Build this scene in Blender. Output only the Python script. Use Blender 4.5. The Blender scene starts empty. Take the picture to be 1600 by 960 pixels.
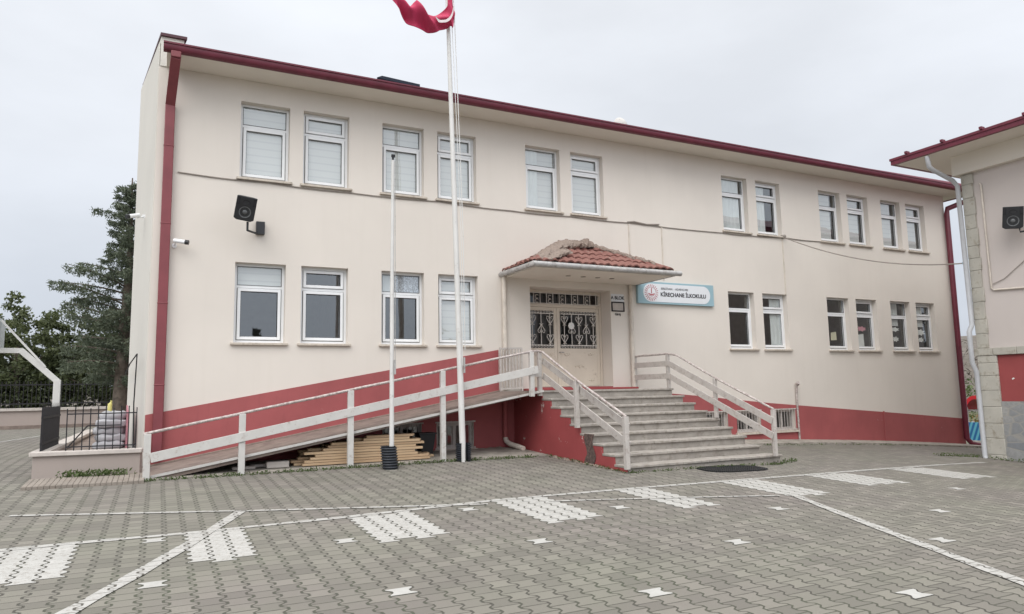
import bpy, math, random
import numpy as np
from mathutils import Vector, Matrix

random.seed(7)
rng = np.random.default_rng(11)
S = bpy.context.scene
COL = S.collection
R_ = math.radians

# ------------------------------------------------------------------ camera
F_PX, YAW, PITCH, ROLL = 1105.6, 0.463024, 0.118782, -0.019415
CAM = Vector((-1.2835, -14.5198, 1.3734))
cam_d = bpy.data.cameras.new("camera")
cam = bpy.data.objects.new("camera", cam_d)
COL.objects.link(cam)
cy_, sy_, cp_, sp_ = math.cos(YAW), math.sin(YAW), math.cos(PITCH), math.sin(PITCH)
fwd = Vector((sy_ * cp_, cy_ * cp_, sp_))
rt = Vector((cy_, -sy_, 0))
up = rt.cross(fwd)
cr_, sr_ = math.cos(ROLL), math.sin(ROLL)
rt2 = rt * cr_ + up * sr_
up2 = up * cr_ - rt * sr_
M = Matrix((rt2, up2, -fwd)).transposed().to_4x4()
M.translation = CAM
cam.matrix_world = M
cam_d.sensor_width = 36.0
cam_d.lens = 36.0 * F_PX / 1600.0
cam_d.clip_start = 0.05
cam_d.clip_end = 3000
S.camera = cam

# ------------------------------------------------------------------ world (overcast) and sun
SUN_EL, SUN_AZ = R_(46), R_(226)      # azimuth from +Y clockwise: behind the camera, to the left
W = bpy.data.worlds.new("World")
S.world = W
W.use_nodes = True
nt = W.node_tree
nt.nodes.clear()
out = nt.nodes.new("ShaderNodeOutputWorld")
bg = nt.nodes.new("ShaderNodeBackground")
bg.inputs["Strength"].default_value = 0.10
sky = nt.nodes.new("ShaderNodeTexSky")
sky.sky_type = 'NISHITA'
sky.sun_disc = False
sky.sun_elevation = SUN_EL
sky.sun_rotation = SUN_AZ
sky.air_density = 1.0
sky.dust_density = 4.0
tc = nt.nodes.new("ShaderNodeTexCoord")
sep = nt.nodes.new("ShaderNodeSeparateXYZ")
nt.links.new(tc.outputs["Generated"], sep.inputs[0])
ramp = nt.nodes.new("ShaderNodeValToRGB")       # the cloud deck: brighter with height
e = ramp.color_ramp.elements
e[0].position = 0.0; e[0].color = (0.27, 0.29, 0.325, 1)
e[1].position = 1.0; e[1].color = (1.0, 1.0, 1.0, 1)
for p_, c_ in ((0.12, (0.325, 0.348, 0.385, 1)), (0.30, (0.393, 0.41, 0.438, 1)), (0.52, (0.445, 0.46, 0.485, 1)), (0.75, (0.80, 0.81, 0.82, 1))):
    n_ = e.new(p_); n_.color = c_
nt.links.new(sep.outputs["Z"], ramp.inputs[0])
nz = nt.nodes.new("ShaderNodeTexNoise")
nz.inputs["Scale"].default_value = 2.2
nz.inputs["Detail"].default_value = 5
mp = nt.nodes.new("ShaderNodeMapping")
mp.inputs["Scale"].default_value = (1, 1, 2.5)
nt.links.new(tc.outputs["Generated"], mp.inputs[0])
nt.links.new(mp.outputs[0], nz.inputs["Vector"])
mr = nt.nodes.new("ShaderNodeMapRange")
mr.inputs[1].default_value = 0.3; mr.inputs[2].default_value = 0.7
mr.inputs[3].default_value = 16.6; mr.inputs[4].default_value = 20.2
nt.links.new(nz.outputs[0], mr.inputs[0])
back = nt.nodes.new("ShaderNodeMapRange")        # brighter cloud on the sun's side
back.inputs[1].default_value = -0.9; back.inputs[2].default_value = 0.2
back.inputs[3].default_value = 1.65; back.inputs[4].default_value = 1.0
nt.links.new(sep.outputs["Y"], back.inputs[0])
mul = nt.nodes.new("ShaderNodeMath"); mul.operation = 'MULTIPLY'
nt.links.new(mr.outputs[0], mul.inputs[0]); nt.links.new(back.outputs[0], mul.inputs[1])
vm = nt.nodes.new("ShaderNodeVectorMath"); vm.operation = 'SCALE'
nt.links.new(ramp.outputs[0], vm.inputs[0]); nt.links.new(mul.outputs[0], vm.inputs["Scale"])
mx = nt.nodes.new("ShaderNodeMix"); mx.data_type = 'RGBA'
mx.inputs[0].default_value = 0.93
nt.links.new(sky.outputs[0], mx.inputs[6]); nt.links.new(vm.outputs[0], mx.inputs[7])
nt.links.new(mx.outputs[2], bg.inputs["Color"])
nt.links.new(bg.outputs[0], out.inputs[0])

sun_d = bpy.data.lights.new("sun", 'SUN')
sun_d.energy = 1.05
sun_d.angle = R_(42)
sun_d.color = (1.0, 0.97, 0.92)
sun = bpy.data.objects.new("sun", sun_d)
COL.objects.link(sun)
dirv = Vector((math.sin(SUN_AZ) * math.cos(SUN_EL), math.cos(SUN_AZ) * math.cos(SUN_EL), math.sin(SUN_EL)))
sun.rotation_euler = dirv.to_track_quat('Z', 'Y').to_euler()
sun.location = dirv * 60

S.view_settings.view_transform = 'Standard'
S.view_settings.look = 'None'
S.view_settings.gamma = 1.0
S.view_settings.exposure = 0.22
S.view_settings.use_curve_mapping = False

# ------------------------------------------------------------------ helpers: materials
def new_mat(name):
    m = bpy.data.materials.new(name); m.use_nodes = True
    t = m.node_tree
    b = t.nodes["Principled BSDF"]
    return m, t, b

def math_node(t, op, a, b=None, c=None, clamp=False):
    n = t.nodes.new("ShaderNodeMath"); n.operation = op; n.use_clamp = clamp
    for i, v in enumerate((a, b, c)):
        if v is None: continue
        if isinstance(v, (int, float)): n.inputs[i].default_value = v
        else: t.links.new(v, n.inputs[i])
    return n.outputs[0]

def pos(t):
    return t.nodes.new("ShaderNodeNewGeometry").outputs["Position"]

def noise(t, scale, detail=4, rough=0.55, vec=None, stretch=None):
    n = t.nodes.new("ShaderNodeTexNoise")
    n.inputs["Scale"].default_value = scale; n.inputs["Detail"].default_value = detail; n.inputs["Roughness"].default_value = rough
    v = vec if vec is not None else pos(t)
    if stretch:
        m = t.nodes.new("ShaderNodeMapping"); m.inputs["Scale"].default_value = stretch
        t.links.new(v, m.inputs[0]); v = m.outputs[0]
    t.links.new(v, n.inputs["Vector"])
    return n.outputs[0]

def rng_map(t, v, a, b, c, d):
    n = t.nodes.new("ShaderNodeMapRange"); n.clamp = True
    for i, x in enumerate((a, b, c, d)): n.inputs[i + 1].default_value = x
    t.links.new(v, n.inputs[0])
    return n.outputs[0]

def mixc(t, f, a, b):
    n = t.nodes.new("ShaderNodeMix"); n.data_type = 'RGBA'
    for i, v in ((0, f), (6, a), (7, b)):
        if isinstance(v, (int, float)): n.inputs[i].default_value = v
        elif isinstance(v, tuple): n.inputs[i].default_value = (*v, 1) if len(v) == 3 else v
        else: t.links.new(v, n.inputs[i])
    return n.outputs[2]

def bump(t, b, h, strength=0.3, dist=0.02):
    n = t.nodes.new("ShaderNodeBump"); n.inputs["Strength"].default_value = strength; n.inputs["Distance"].default_value = dist
    t.links.new(h, n.inputs["Height"]); t.links.new(n.outputs[0], b.inputs["Normal"])

def simple(name, col, rough=0.6, var=0.12, scale=6.0, metal=0.0, bumpy=0.0, dirt=None, dirt_amt=0.0, dscale=3.0):
    m, t, b = new_mat(name)
    f = noise(t, scale, 5)
    lo = tuple(c * (1 - var) for c in col); hi = tuple(min(1, c * (1 + var)) for c in col)
    c = mixc(t, rng_map(t, f, 0.3, 0.7, 0, 1), lo, hi)
    if dirt:
        d = noise(t, dscale, 8, 0.7)
        c = mixc(t, rng_map(t, d, 0.62 - 0.25 * dirt_amt, 0.72, 0, 1), c, dirt)
    t.links.new(c, b.inputs["Base Color"])
    b.inputs["Roughness"].default_value = rough; b.inputs["Metallic"].default_value = metal
    if bumpy: bump(t, b, noise(t, 60, 6, 0.7), bumpy, 0.01)
    return m

# plaster wall: faint blotches, faint vertical streaks, fine grain
def plaster(name, col, streak=0.5):
    m, t, b = new_mat(name)
    big = noise(t, 0.45, 4)
    c = mixc(t, rng_map(t, big, 0.3, 0.7, 0, 1), tuple(x * 0.95 for x in col), tuple(min(1, x * 1.04) for x in col))
    st = noise(t, 1.0, 5, 0.6, stretch=(5, 5, 0.35))
    c = mixc(t, rng_map(t, st, 0.52, 0.82, 0, 0.20 * streak), c, (col[0] * 0.72, col[1] * 0.69, col[2] * 0.64))
    pv = t.nodes.new('ShaderNodeTexVoronoi'); pv.inputs['Scale'].default_value = 0.55; t.links.new(pos(t), pv.inputs['Vector'])
    pc = t.nodes.new('ShaderNodeSeparateColor'); t.links.new(pv.outputs['Color'], pc.inputs[0])
    c = mixc(t, math_node(t, 'MULTIPLY', pc.outputs[0], 0.09 * streak), c, (col[0] * 0.8, col[1] * 0.8, col[2] * 0.83))
    sp = noise(t, 9, 7, 0.75)
    c = mixc(t, rng_map(t, sp, 0.66, 0.74, 0, 0.35 * streak), c, (col[0] * 0.7, col[1] * 0.66, col[2] * 0.6))
    t.links.new(c, b.inputs["Base Color"])
    b.inputs["Roughness"].default_value = 0.85
    bump(t, b, noise(t, 90, 4, 0.7), 0.12, 0.01)
    return m

# red plinth paint with chips that show pale render
def red_paint(name, col, chips, cscale=5.0):
    m, t, b = new_mat(name)
    c = mixc(t, rng_map(t, noise(t, 0.9, 5), 0.3, 0.7, 0, 1), tuple(x * 0.85 for x in col), tuple(x * 1.12 for x in col))
    c = mixc(t, rng_map(t, noise(t, 3, 6, 0.7, stretch=(3, 3, 0.6)), 0.55, 0.8, 0, 0.4), c, tuple(x * 0.6 for x in col))
    ch = noise(t, cscale, 9, 0.72)
    c = mixc(t, rng_map(t, ch, chips, chips + 0.012, 0, 1), c, (0.55, 0.45, 0.42))
    t.links.new(c, b.inputs["Base Color"])
    b.inputs["Roughness"].default_value = 0.7
    bump(t, b, noise(t, 70, 5, 0.7), 0.15, 0.01)
    return m

MAT = {}
MAT['wall'] = plaster("cream_plaster", (0.705, 0.650, 0.590))
MAT['wall_pale'] = plaster("pale_plaster", (0.66, 0.635, 0.585), 0.4)
MAT['wall_pink'] = plaster("pinkish_plaster", (0.57, 0.515, 0.485), 0.35)
MAT['soffit'] = plaster("soffit_plaster", (0.73, 0.685, 0.615), 0.3)
MAT['red'] = red_paint("red_plinth_paint", (0.345, 0.086, 0.088), 0.675)
MAT['red_chip'] = red_paint("chipped_red_paint", (0.31, 0.058, 0.060), 0.625, 4.0)
MAT['red_flat'] = red_paint("red_panel_paint", (0.30, 0.060, 0.060), 0.73)
MAT['maroon'] = simple("maroon_metal", (0.135, 0.019, 0.036), 0.45, 0.15, 4)
MAT['pipe_red'] = simple("red_pipe", (0.205, 0.045, 0.054), 0.5, 0.12, 3)
MAT['pvc'] = simple("white_pvc", (0.80, 0.81, 0.82), 0.35, 0.03, 3)
MAT['gasket'] = simple("dark_gasket", (0.05, 0.05, 0.055), 0.6)
MAT['sill'] = simple("sill_stone", (0.55, 0.49, 0.42), 0.7, 0.1, 12, dirt=(0.3, 0.25, 0.2), dirt_amt=0.4, dscale=9)
MAT['rail'] = simple("worn_white_paint", (0.55, 0.535, 0.51), 0.5, 0.06, 5, dirt=(0.36, 0.30, 0.26), dirt_amt=0.25, dscale=11)
MAT['rail_worn'] = simple("flaking_rail_paint", (0.52, 0.47, 0.445), 0.55, 0.2, 14, dirt=(0.17, 0.10, 0.09), dirt_amt=0.75, dscale=18)
MAT['rail_dull'] = simple("dull_white_paint", (0.50, 0.465, 0.435), 0.5, 0.07, 5, dirt=(0.30, 0.24, 0.21), dirt_amt=0.35, dscale=12)
MAT['white_pole'] = simple("white_pole_paint", (0.66, 0.65, 0.63), 0.45, 0.06, 3, dirt=(0.40, 0.37, 0.34), dirt_amt=0.05, dscale=8)
MAT['steel'] = simple("galvanised_steel", (0.44, 0.43, 0.42), 0.55, 0.15, 6, metal=0.3, dirt=(0.22, 0.19, 0.17), dirt_amt=0.5, dscale=8)
MAT['concrete'] = simple("old_concrete", (0.34, 0.31, 0.27), 0.9, 0.2, 3.5, bumpy=0.35, dirt=(0.16, 0.145, 0.12), dirt_amt=0.6, dscale=5)
MAT['step'] = simple("worn_step_concrete", (0.315, 0.288, 0.258), 0.88, 0.16, 4.5, bumpy=0.3, dirt=(0.2, 0.175, 0.15), dirt_amt=0.5, dscale=7)
MAT['tread'] = simple("step_nosing_stone", (0.355, 0.325, 0.292), 0.8, 0.16, 8, bumpy=0.3, dirt=(0.22, 0.19, 0.16), dirt_amt=0.6, dscale=10)
MAT['deck'] = simple("ramp_concrete", (0.22, 0.175, 0.15), 0.9, 0.2, 4, bumpy=0.3, dirt=(0.14, 0.10, 0.09), dirt_amt=0.6)
MAT['planter'] = plaster("planter_render", (0.37, 0.315, 0.285), 0.8)
MAT['coping'] = simple("pale_coping", (0.50, 0.455, 0.42), 0.8, 0.12, 6, bumpy=0.2)
MAT['iron'] = simple("black_iron", (0.017, 0.016, 0.019), 0.8, 0.3, 9)
MAT['plastic'] = simple("black_plastic", (0.02, 0.021, 0.024), 0.42, 0.2, 5)
MAT['rubber'] = simple("black_corrugated_pipe", (0.03, 0.034, 0.042), 0.45, 0.2, 5)
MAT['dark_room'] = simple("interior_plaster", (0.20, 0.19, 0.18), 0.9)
MAT['door'] = simple("cream_door_paint", (0.62, 0.55, 0.46), 0.5, 0.05, 3, dirt=(0.4, 0.33, 0.27), dirt_amt=0.15, dscale=6)
MAT['grille'] = simple("white_grille_paint", (0.66, 0.62, 0.57), 0.5, 0.06)
MAT['blue_sign'] = simple("sign_blue", (0.30, 0.45, 0.51), 0.4, 0.04, 2)
MAT['sign_white'] = simple("sign_white", (0.72, 0.74, 0.77), 0.4, 0.02, 2)
MAT['ink'] = simple("sign_ink", (0.03, 0.03, 0.035), 0.5)
MAT['emblem'] = simple("emblem_red", (0.42, 0.09, 0.11), 0.5)
MAT['flag'] = simple("red_flag_cloth", (0.45, 0.026, 0.085), 0.75, 0.1, 2)
MAT['wood'] = None
MAT['stone_block'] = simple("pale_limestone", (0.44, 0.42, 0.37), 0.85, 0.14, 3, bumpy=0.3, dirt=(0.25, 0.22, 0.17), dirt_amt=0.4, dscale=6)
MAT['mortar'] = simple("grey_mortar", (0.285, 0.225, 0.19), 0.95, 0.3, 9, bumpy=0.9, dirt=(0.16, 0.13, 0.11), dirt_amt=0.5, dscale=9)
MAT['sack'] = simple("white_sack", (0.40, 0.40, 0.42), 0.6, 0.15, 6)
MAT['yellow'] = simple("yellow_plastic", (0.62, 0.56, 0.18), 0.45)
MAT['red_plastic'] = simple("red_plastic", (0.55, 0.02, 0.03), 0.35)
MAT['cable'] = simple("grey_cable", (0.28, 0.245, 0.215), 0.6)
MAT['conduit'] = simple("pale_conduit", (0.62, 0.56, 0.49), 0.6)
MAT['paper_white'] = simple("white_paper", (0.75, 0.75, 0.72), 0.7, 0.03)
MAT['paper_pink'] = simple("pink_paper", (0.62, 0.28, 0.33), 0.7, 0.05)
MAT['paper_yellow'] = simple("cream_paper", (0.66, 0.62, 0.45), 0.7, 0.05)
MAT['curtain'] = simple("pale_curtain", (0.64, 0.66, 0.65), 0.9, 0.08, 3)
MAT['speckled'] = simple("patterned_net", (0.40, 0.42, 0.46), 0.8, 0.8, 40)
MAT['trunk'] = simple("bark", (0.13, 0.105, 0.085), 0.95, 0.4, 8, bumpy=0.8)

def wood_mat():
    m, t, b = new_mat("sawn_pine")
    info = t.nodes.new("ShaderNodeObjectInfo").outputs["Random"]
    g = noise(t, 7, 5, 0.6, stretch=(0.5, 8, 10))
    c = mixc(t, g, (0.46, 0.315, 0.185), (0.68, 0.51, 0.335))
    c = mixc(t, math_node(t, 'MULTIPLY', info, 0.75), c, (0.36, 0.235, 0.14))
    t.links.new(c, b.inputs["Base Color"]); b.inputs["Roughness"].default_value = 0.75
    return m
MAT['wood'] = wood_mat()

def blind_mat():
    m, t, b = new_mat("zebra_blind")
    s = t.nodes.new("ShaderNodeSeparateXYZ"); t.links.new(pos(t), s.inputs[0])
    fr = math_node(t, 'FRACT', math_node(t, 'MULTIPLY', s.outputs["Z"], 6.6))
    f = math_node(t, 'LESS_THAN', fr, 0.22)
    c = mixc(t, f, (0.63, 0.63, 0.61), (0.56, 0.56, 0.55))
    t.links.new(c, b.inputs["Base Color"]); b.inputs["Roughness"].default_value = 0.9
    return m
MAT['blind'] = blind_mat()

def glass_mat(name="window_glass", f0=0.17):
    m, t, b = new_mat(name)
    t.nodes.remove(b)
    o = t.nodes["Material Output"]
    tr = t.nodes.new("ShaderNodeBsdfTransparent"); tr.inputs[0].default_value = (0.93, 0.95, 0.95, 1)
    gl = t.nodes.new("ShaderNodeBsdfGlossy"); gl.inputs["Roughness"].default_value = 0.015
    gl.inputs["Color"].default_value = (0.92, 0.95, 0.97, 1)
    lw = t.nodes.new("ShaderNodeLayerWeight"); lw.inputs["Blend"].default_value = 0.5
    f5 = math_node(t, 'POWER', lw.outputs["Facing"], 5.0)
    fr_o = math_node(t, 'ADD', math_node(t, 'MULTIPLY', f5, 1.0 - f0), f0)
    bp = t.nodes.new("ShaderNodeBump"); bp.inputs["Strength"].default_value = 0.03; bp.inputs["Distance"].default_value = 0.05
    t.links.new(noise(t, 1.6, 2), bp.inputs["Height"]); t.links.new(bp.outputs[0], gl.inputs["Normal"])
    mxs = t.nodes.new("ShaderNodeMixShader")
    t.links.new(fr_o, mxs.inputs[0]); t.links.new(tr.outputs[0], mxs.inputs[1]); t.links.new(gl.outputs[0], mxs.inputs[2])
    t.links.new(mxs.outputs[0], o.inputs[0])
    return m
MAT['glass'] = glass_mat()
MAT['door_glass'] = glass_mat("door_glass", 0.06)

# interlocking I-shaped pavers laid along the facade
PW, PH, PA = 0.195, 0.17, 0.021
def paver_nodes(t, jv=0.0088, jh=0.0050):
    s = t.nodes.new("ShaderNodeSeparateXYZ"); t.links.new(pos(t), s.inputs[0])
    x, y = s.outputs["X"], s.outputs["Y"]
    kr = math_node(t, 'ROUND', math_node(t, 'DIVIDE', x, PW))
    par = math_node(t, 'FLOORED_MODULO', kr, 2.0)
    sg = math_node(t, 'SUBTRACT', math_node(t, 'MULTIPLY', par, 2.0), 1.0)
    wv = math_node(t, 'COSINE', math_node(t, 'MULTIPLY', y, 2 * math.pi / PH))
    wv = math_node(t, 'MINIMUM', math_node(t, 'MAXIMUM', math_node(t, 'MULTIPLY', wv, 1.7), -1.0), 1.0)
    bx = math_node(t, 'ADD', math_node(t, 'MULTIPLY', kr, PW), math_node(t, 'MULTIPLY', math_node(t, 'MULTIPLY', wv, sg), PA))
    dx = math_node(t, 'SUBTRACT', x, bx)
    col = math_node(t, 'ADD', kr, math_node(t, 'SUBTRACT', math_node(t, 'GREATER_THAN', dx, 0.0), 1.0))
    cpar = math_node(t, 'FLOORED_MODULO', col, 2.0)
    v = math_node(t, 'SUBTRACT', math_node(t, 'DIVIDE', y, PH), math_node(t, 'MULTIPLY', cpar, 0.5))
    row = math_node(t, 'FLOOR', v)
    dv = math_node(t, 'MULTIPLY', math_node(t, 'ABSOLUTE', math_node(t, 'SUBTRACT', v, math_node(t, 'ROUND', v))), PH)
    adx = math_node(t, 'ABSOLUTE', dx)
    wob = rng_map(t, noise(t, 9, 4, 0.7), 0.3, 0.7, 0.6, 1.5)
    jx = math_node(t, 'SUBTRACT', 1.0, rng_map(t, math_node(t, 'DIVIDE', adx, wob), jv * 0.75, jv * 1.45, 0, 1))
    jy = math_node(t, 'SUBTRACT', 1.0, rng_map(t, math_node(t, 'DIVIDE', dv, wob), jh * 0.6, jh * 1.5, 0, 1))
    joint = math_node(t, 'MAXIMUM', jx, math_node(t, 'MULTIPLY', jy, 0.9))
    cv = t.nodes.new("ShaderNodeCombineXYZ"); t.links.new(col, cv.inputs[0]); t.links.new(row, cv.inputs[1])
    wn = t.nodes.new("ShaderNodeTexWhiteNoise"); wn.noise_dimensions = '2D'; t.links.new(cv.outputs[0], wn.inputs["Vector"])
    return joint, wn.outputs["Value"], wn.outputs["Color"]

def paver_mat():
    m, t, b = new_mat("interlocking_pavers")
    joint, rv, rc = paver_nodes(t)
    base = mixc(t, rng_map(t, noise(t, 0.35, 4, 0.6), 0.35, 0.65, 0, 1), (0.190, 0.183, 0.149), (0.196, 0.173, 0.157))
    base = mixc(t, rng_map(t, noise(t, 0.9, 4, 0.6), 0.5, 0.75, 0, 0.6), base, (0.180, 0.178, 0.140))
    br = rng_map(t, rv, 0, 1, 0.78, 1.18)
    vs = t.nodes.new("ShaderNodeVectorMath"); vs.operation = 'SCALE'
    t.links.new(base, vs.inputs[0]); t.links.new(br, vs.inputs["Scale"])
    c = vs.outputs[0]
    c = mixc(t, rng_map(t, noise(t, 45, 6, 0.75), 0.3, 0.75, 0, 0.35), c, (0.165, 0.15, 0.13))
    c = mixc(t, rng_map(t, noise(t, 2.3, 7, 0.7), 0.6, 0.78, 0, 0.5), c, (0.14, 0.125, 0.105))
    c = mixc(t, rng_map(t, noise(t, 0.22, 5, 0.65), 0.52, 0.72, 0, 0.4), c, (0.15, 0.137, 0.118))
    c = mixc(t, rng_map(t, noise(t, 4.5, 8, 0.8), 0.68, 0.74, 0, 0.45), c, (0.29, 0.275, 0.245))
    jc = mixc(t, rng_map(t, noise(t, 1.1, 4), 0.4, 0.65, 0, 1), (0.066, 0.061, 0.050), (0.070, 0.076, 0.050))
    c = mixc(t, joint, c, jc)
    t.links.new(c, b.inputs["Base Color"]); b.inputs["Roughness"].default_value = 0.88
    h = math_node(t, 'ADD', math_node(t, 'MULTIPLY', joint, -1.0), math_node(t, 'MULTIPLY', noise(t, 110, 4, 0.7), 0.25))
    bump(t, b, h, 0.55, 0.012)
    return m
MAT['paver'] = paver_mat()

def paint_mat(name, joints, worn):
    m, t, b = new_mat(name)
    c = mixc(t, rng_map(t, noise(t, 6, 6, 0.7), 0.3, 0.7, 0, 1), (0.385, 0.376, 0.352), (0.47, 0.46, 0.435))
    c = mixc(t, rng_map(t, noise(t, 22, 8, 0.75), worn, worn + 0.08, 0, 0.85), c, (0.28, 0.26, 0.23))
    if joints:
        joint, rv, rc = paver_nodes(t)
        c = mixc(t, joint, c, (0.075, 0.068, 0.055))
    t.links.new(c, b.inputs["Base Color"]); b.inputs["Roughness"].default_value = 0.7
    bump(t, b, noise(t, 110, 4, 0.7), 0.2, 0.01)
    return m
MAT['paint_line'] = paint_mat("painted_line_white", True, 0.525)
MAT['paint_faint'] = paint_mat("painted_line_faded", True, 0.50)
MAT['paint_cell'] = paint_mat("painted_paver_white", False, 0.53)
MAT['paint_clean'] = paint_mat("white_paver", False, 0.75)

def ground_mat():
    m, t, b = new_mat("rough_grass_ground")
    c = mixc(t, rng_map(t, noise(t, 0.3, 6, 0.7), 0.3, 0.7, 0, 1), (0.065, 0.085, 0.03), (0.15, 0.12, 0.07))
    c = mixc(t, rng_map(t, noise(t, 6, 6, 0.7), 0.45, 0.75, 0, 0.7), c, (0.045, 0.07, 0.02))
    t.links.new(c, b.inputs["Base Color"]); b.inputs["Roughness"].default_value = 0.95
    bump(t, b, noise(t, 9, 6, 0.7), 0.6, 0.1)
    return m
MAT['ground'] = ground_mat()

def hill_mat():
    m, t, b = new_mat("wooded_hillside")
    c = mixc(t, rng_map(t, noise(t, 0.10, 6, 0.7), 0.35, 0.65, 0, 1), (0.105, 0.085, 0.07), (0.17, 0.145, 0.125))
    c = mixc(t, rng_map(t, noise(t, 0.5, 8, 0.8), 0.4, 0.7, 0, 0.8), c, (0.065, 0.065, 0.045))
    t.links.new(c, b.inputs["Base Color"]); b.inputs["Roughness"].default_value = 1
    return m
MAT['hill'] = hill_mat()

def leaf_mat(name, dark, light, scale=1.2):
    m, t, b = new_mat(name)
    ge = t.nodes.new("ShaderNodeNewGeometry")
    r = ge.outputs["Random Per Island"]
    c = mixc(t, r, dark, light)
    c = mixc(t, rng_map(t, noise(t, scale, 3), 0.35, 0.65, 0, 0.6), c, tuple((a + bb) * 0.4 for a, bb in zip(dark, light)))
    t.links.new(c, b.inputs["Base Color"]); b.inputs["Roughness"].default_value = 0.6
    tl = t.nodes.new("ShaderNodeBsdfTranslucent"); t.links.new(c, tl.inputs[0])
    ms = t.nodes.new("ShaderNodeMixShader"); ms.inputs[0].default_value = 0.35
    o = t.nodes["Material Output"]
    t.links.new(b.outputs[0], ms.inputs[1]); t.links.new(tl.outputs[0], ms.inputs[2]); t.links.new(ms.outputs[0], o.inputs[0])
    return m
MAT['cedar'] = leaf_mat("cedar_needles", (0.075, 0.10, 0.068), (0.18, 0.21, 0.14))
MAT['leaf'] = leaf_mat("broad_leaves", (0.05, 0.066, 0.026), (0.155, 0.18, 0.078))
MAT['leaf_dark'] = leaf_mat("dark_leaves", (0.032, 0.046, 0.02), (0.105, 0.125, 0.052))
MAT['weed'] = leaf_mat("weed_leaves", (0.05, 0.09, 0.02), (0.12, 0.16, 0.05), 4)
MAT['far_leaf'] = leaf_mat("far_tree_leaves", (0.03, 0.035, 0.025), (0.07, 0.07, 0.05), 0.4)

def tile_mat():
    m, t, b = new_mat("clay_roof_tiles")
    s = t.nodes.new("ShaderNodeSeparateXYZ"); t.links.new(pos(t), s.inputs[0])
    c = mixc(t, rng_map(t, noise(t, 5, 6, 0.7), 0.3, 0.7, 0, 1), (0.175, 0.068, 0.056), (0.28, 0.14, 0.115))
    c = mixc(t, rng_map(t, noise(t, 8, 7, 0.75), 0.58, 0.68, 0, 0.85), c, (0.26, 0.21, 0.18))
    t.links.new(c, b.inputs["Base Color"]); b.inputs["Roughness"].default_value = 0.85
    return m
MAT['tile'] = tile_mat()

def rubble_mat():
    m, t, b = new_mat("grey_rubble_stone")
    mpn = t.nodes.new("ShaderNodeMapping"); mpn.inputs["Scale"].default_value = (1.3, 1.3, 2.3)
    t.links.new(pos(t), mpn.inputs[0])
    vo = t.nodes.new("ShaderNodeTexVoronoi"); vo.inputs["Scale"].default_value = 1.9; t.links.new(mpn.outputs[0], vo.inputs["Vector"])
    ve = t.nodes.new("ShaderNodeTexVoronoi"); ve.feature = 'DISTANCE_TO_EDGE'; ve.inputs["Scale"].default_value = 1.9; t.links.new(mpn.outputs[0], ve.inputs["Vector"])
    s = t.nodes.new("ShaderNodeSeparateColor"); t.links.new(vo.outputs["Color"], s.inputs[0])
    c = mixc(t, s.outputs[0], (0.20, 0.215, 0.235), (0.35, 0.345, 0.33))
    c = mixc(t, rng_map(t, noise(t, 14, 6, 0.7), 0.4, 0.7, 0, 0.5), c, (0.18, 0.18, 0.18))
    e_ = rng_map(t, ve.outputs["Distance"], 0.02, 0.06, 1, 0)
    c = mixc(t, math_node(t, 'MULTIPLY', e_, 0.6), c, (0.34, 0.32, 0.28))
    t.links.new(c, b.inputs["Base Color"]); b.inputs["Roughness"].default_value = 0.9
    bump(t, b, ve.outputs["Distance"], 0.3, 0.05)
    return m
MAT['rubble'] = rubble_mat()

def board_mat():
    m, t, b = new_mat("blue_striped_board")
    s = t.nodes.new("ShaderNodeSeparateXYZ"); t.links.new(pos(t), s.inputs[0])
    w = math_node(t, 'ADD', math_node(t, 'MULTIPLY', s.outputs["Y"], 4.2), math_node(t, 'MULTIPLY', s.outputs["Z"], 1.6))
    c = mixc(t, rng_map(t, math_node(t, 'SINE', math_node(t, 'MULTIPLY', w, 7.0)), -0.3, 0.4, 0, 1), (0.02, 0.13, 0.33), (0.12, 0.42, 0.55))
    t.links.new(c, b.inputs["Base Color"]); b.inputs["Roughness"].default_value = 0.5
    return m
MAT['board'] = board_mat()

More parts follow.
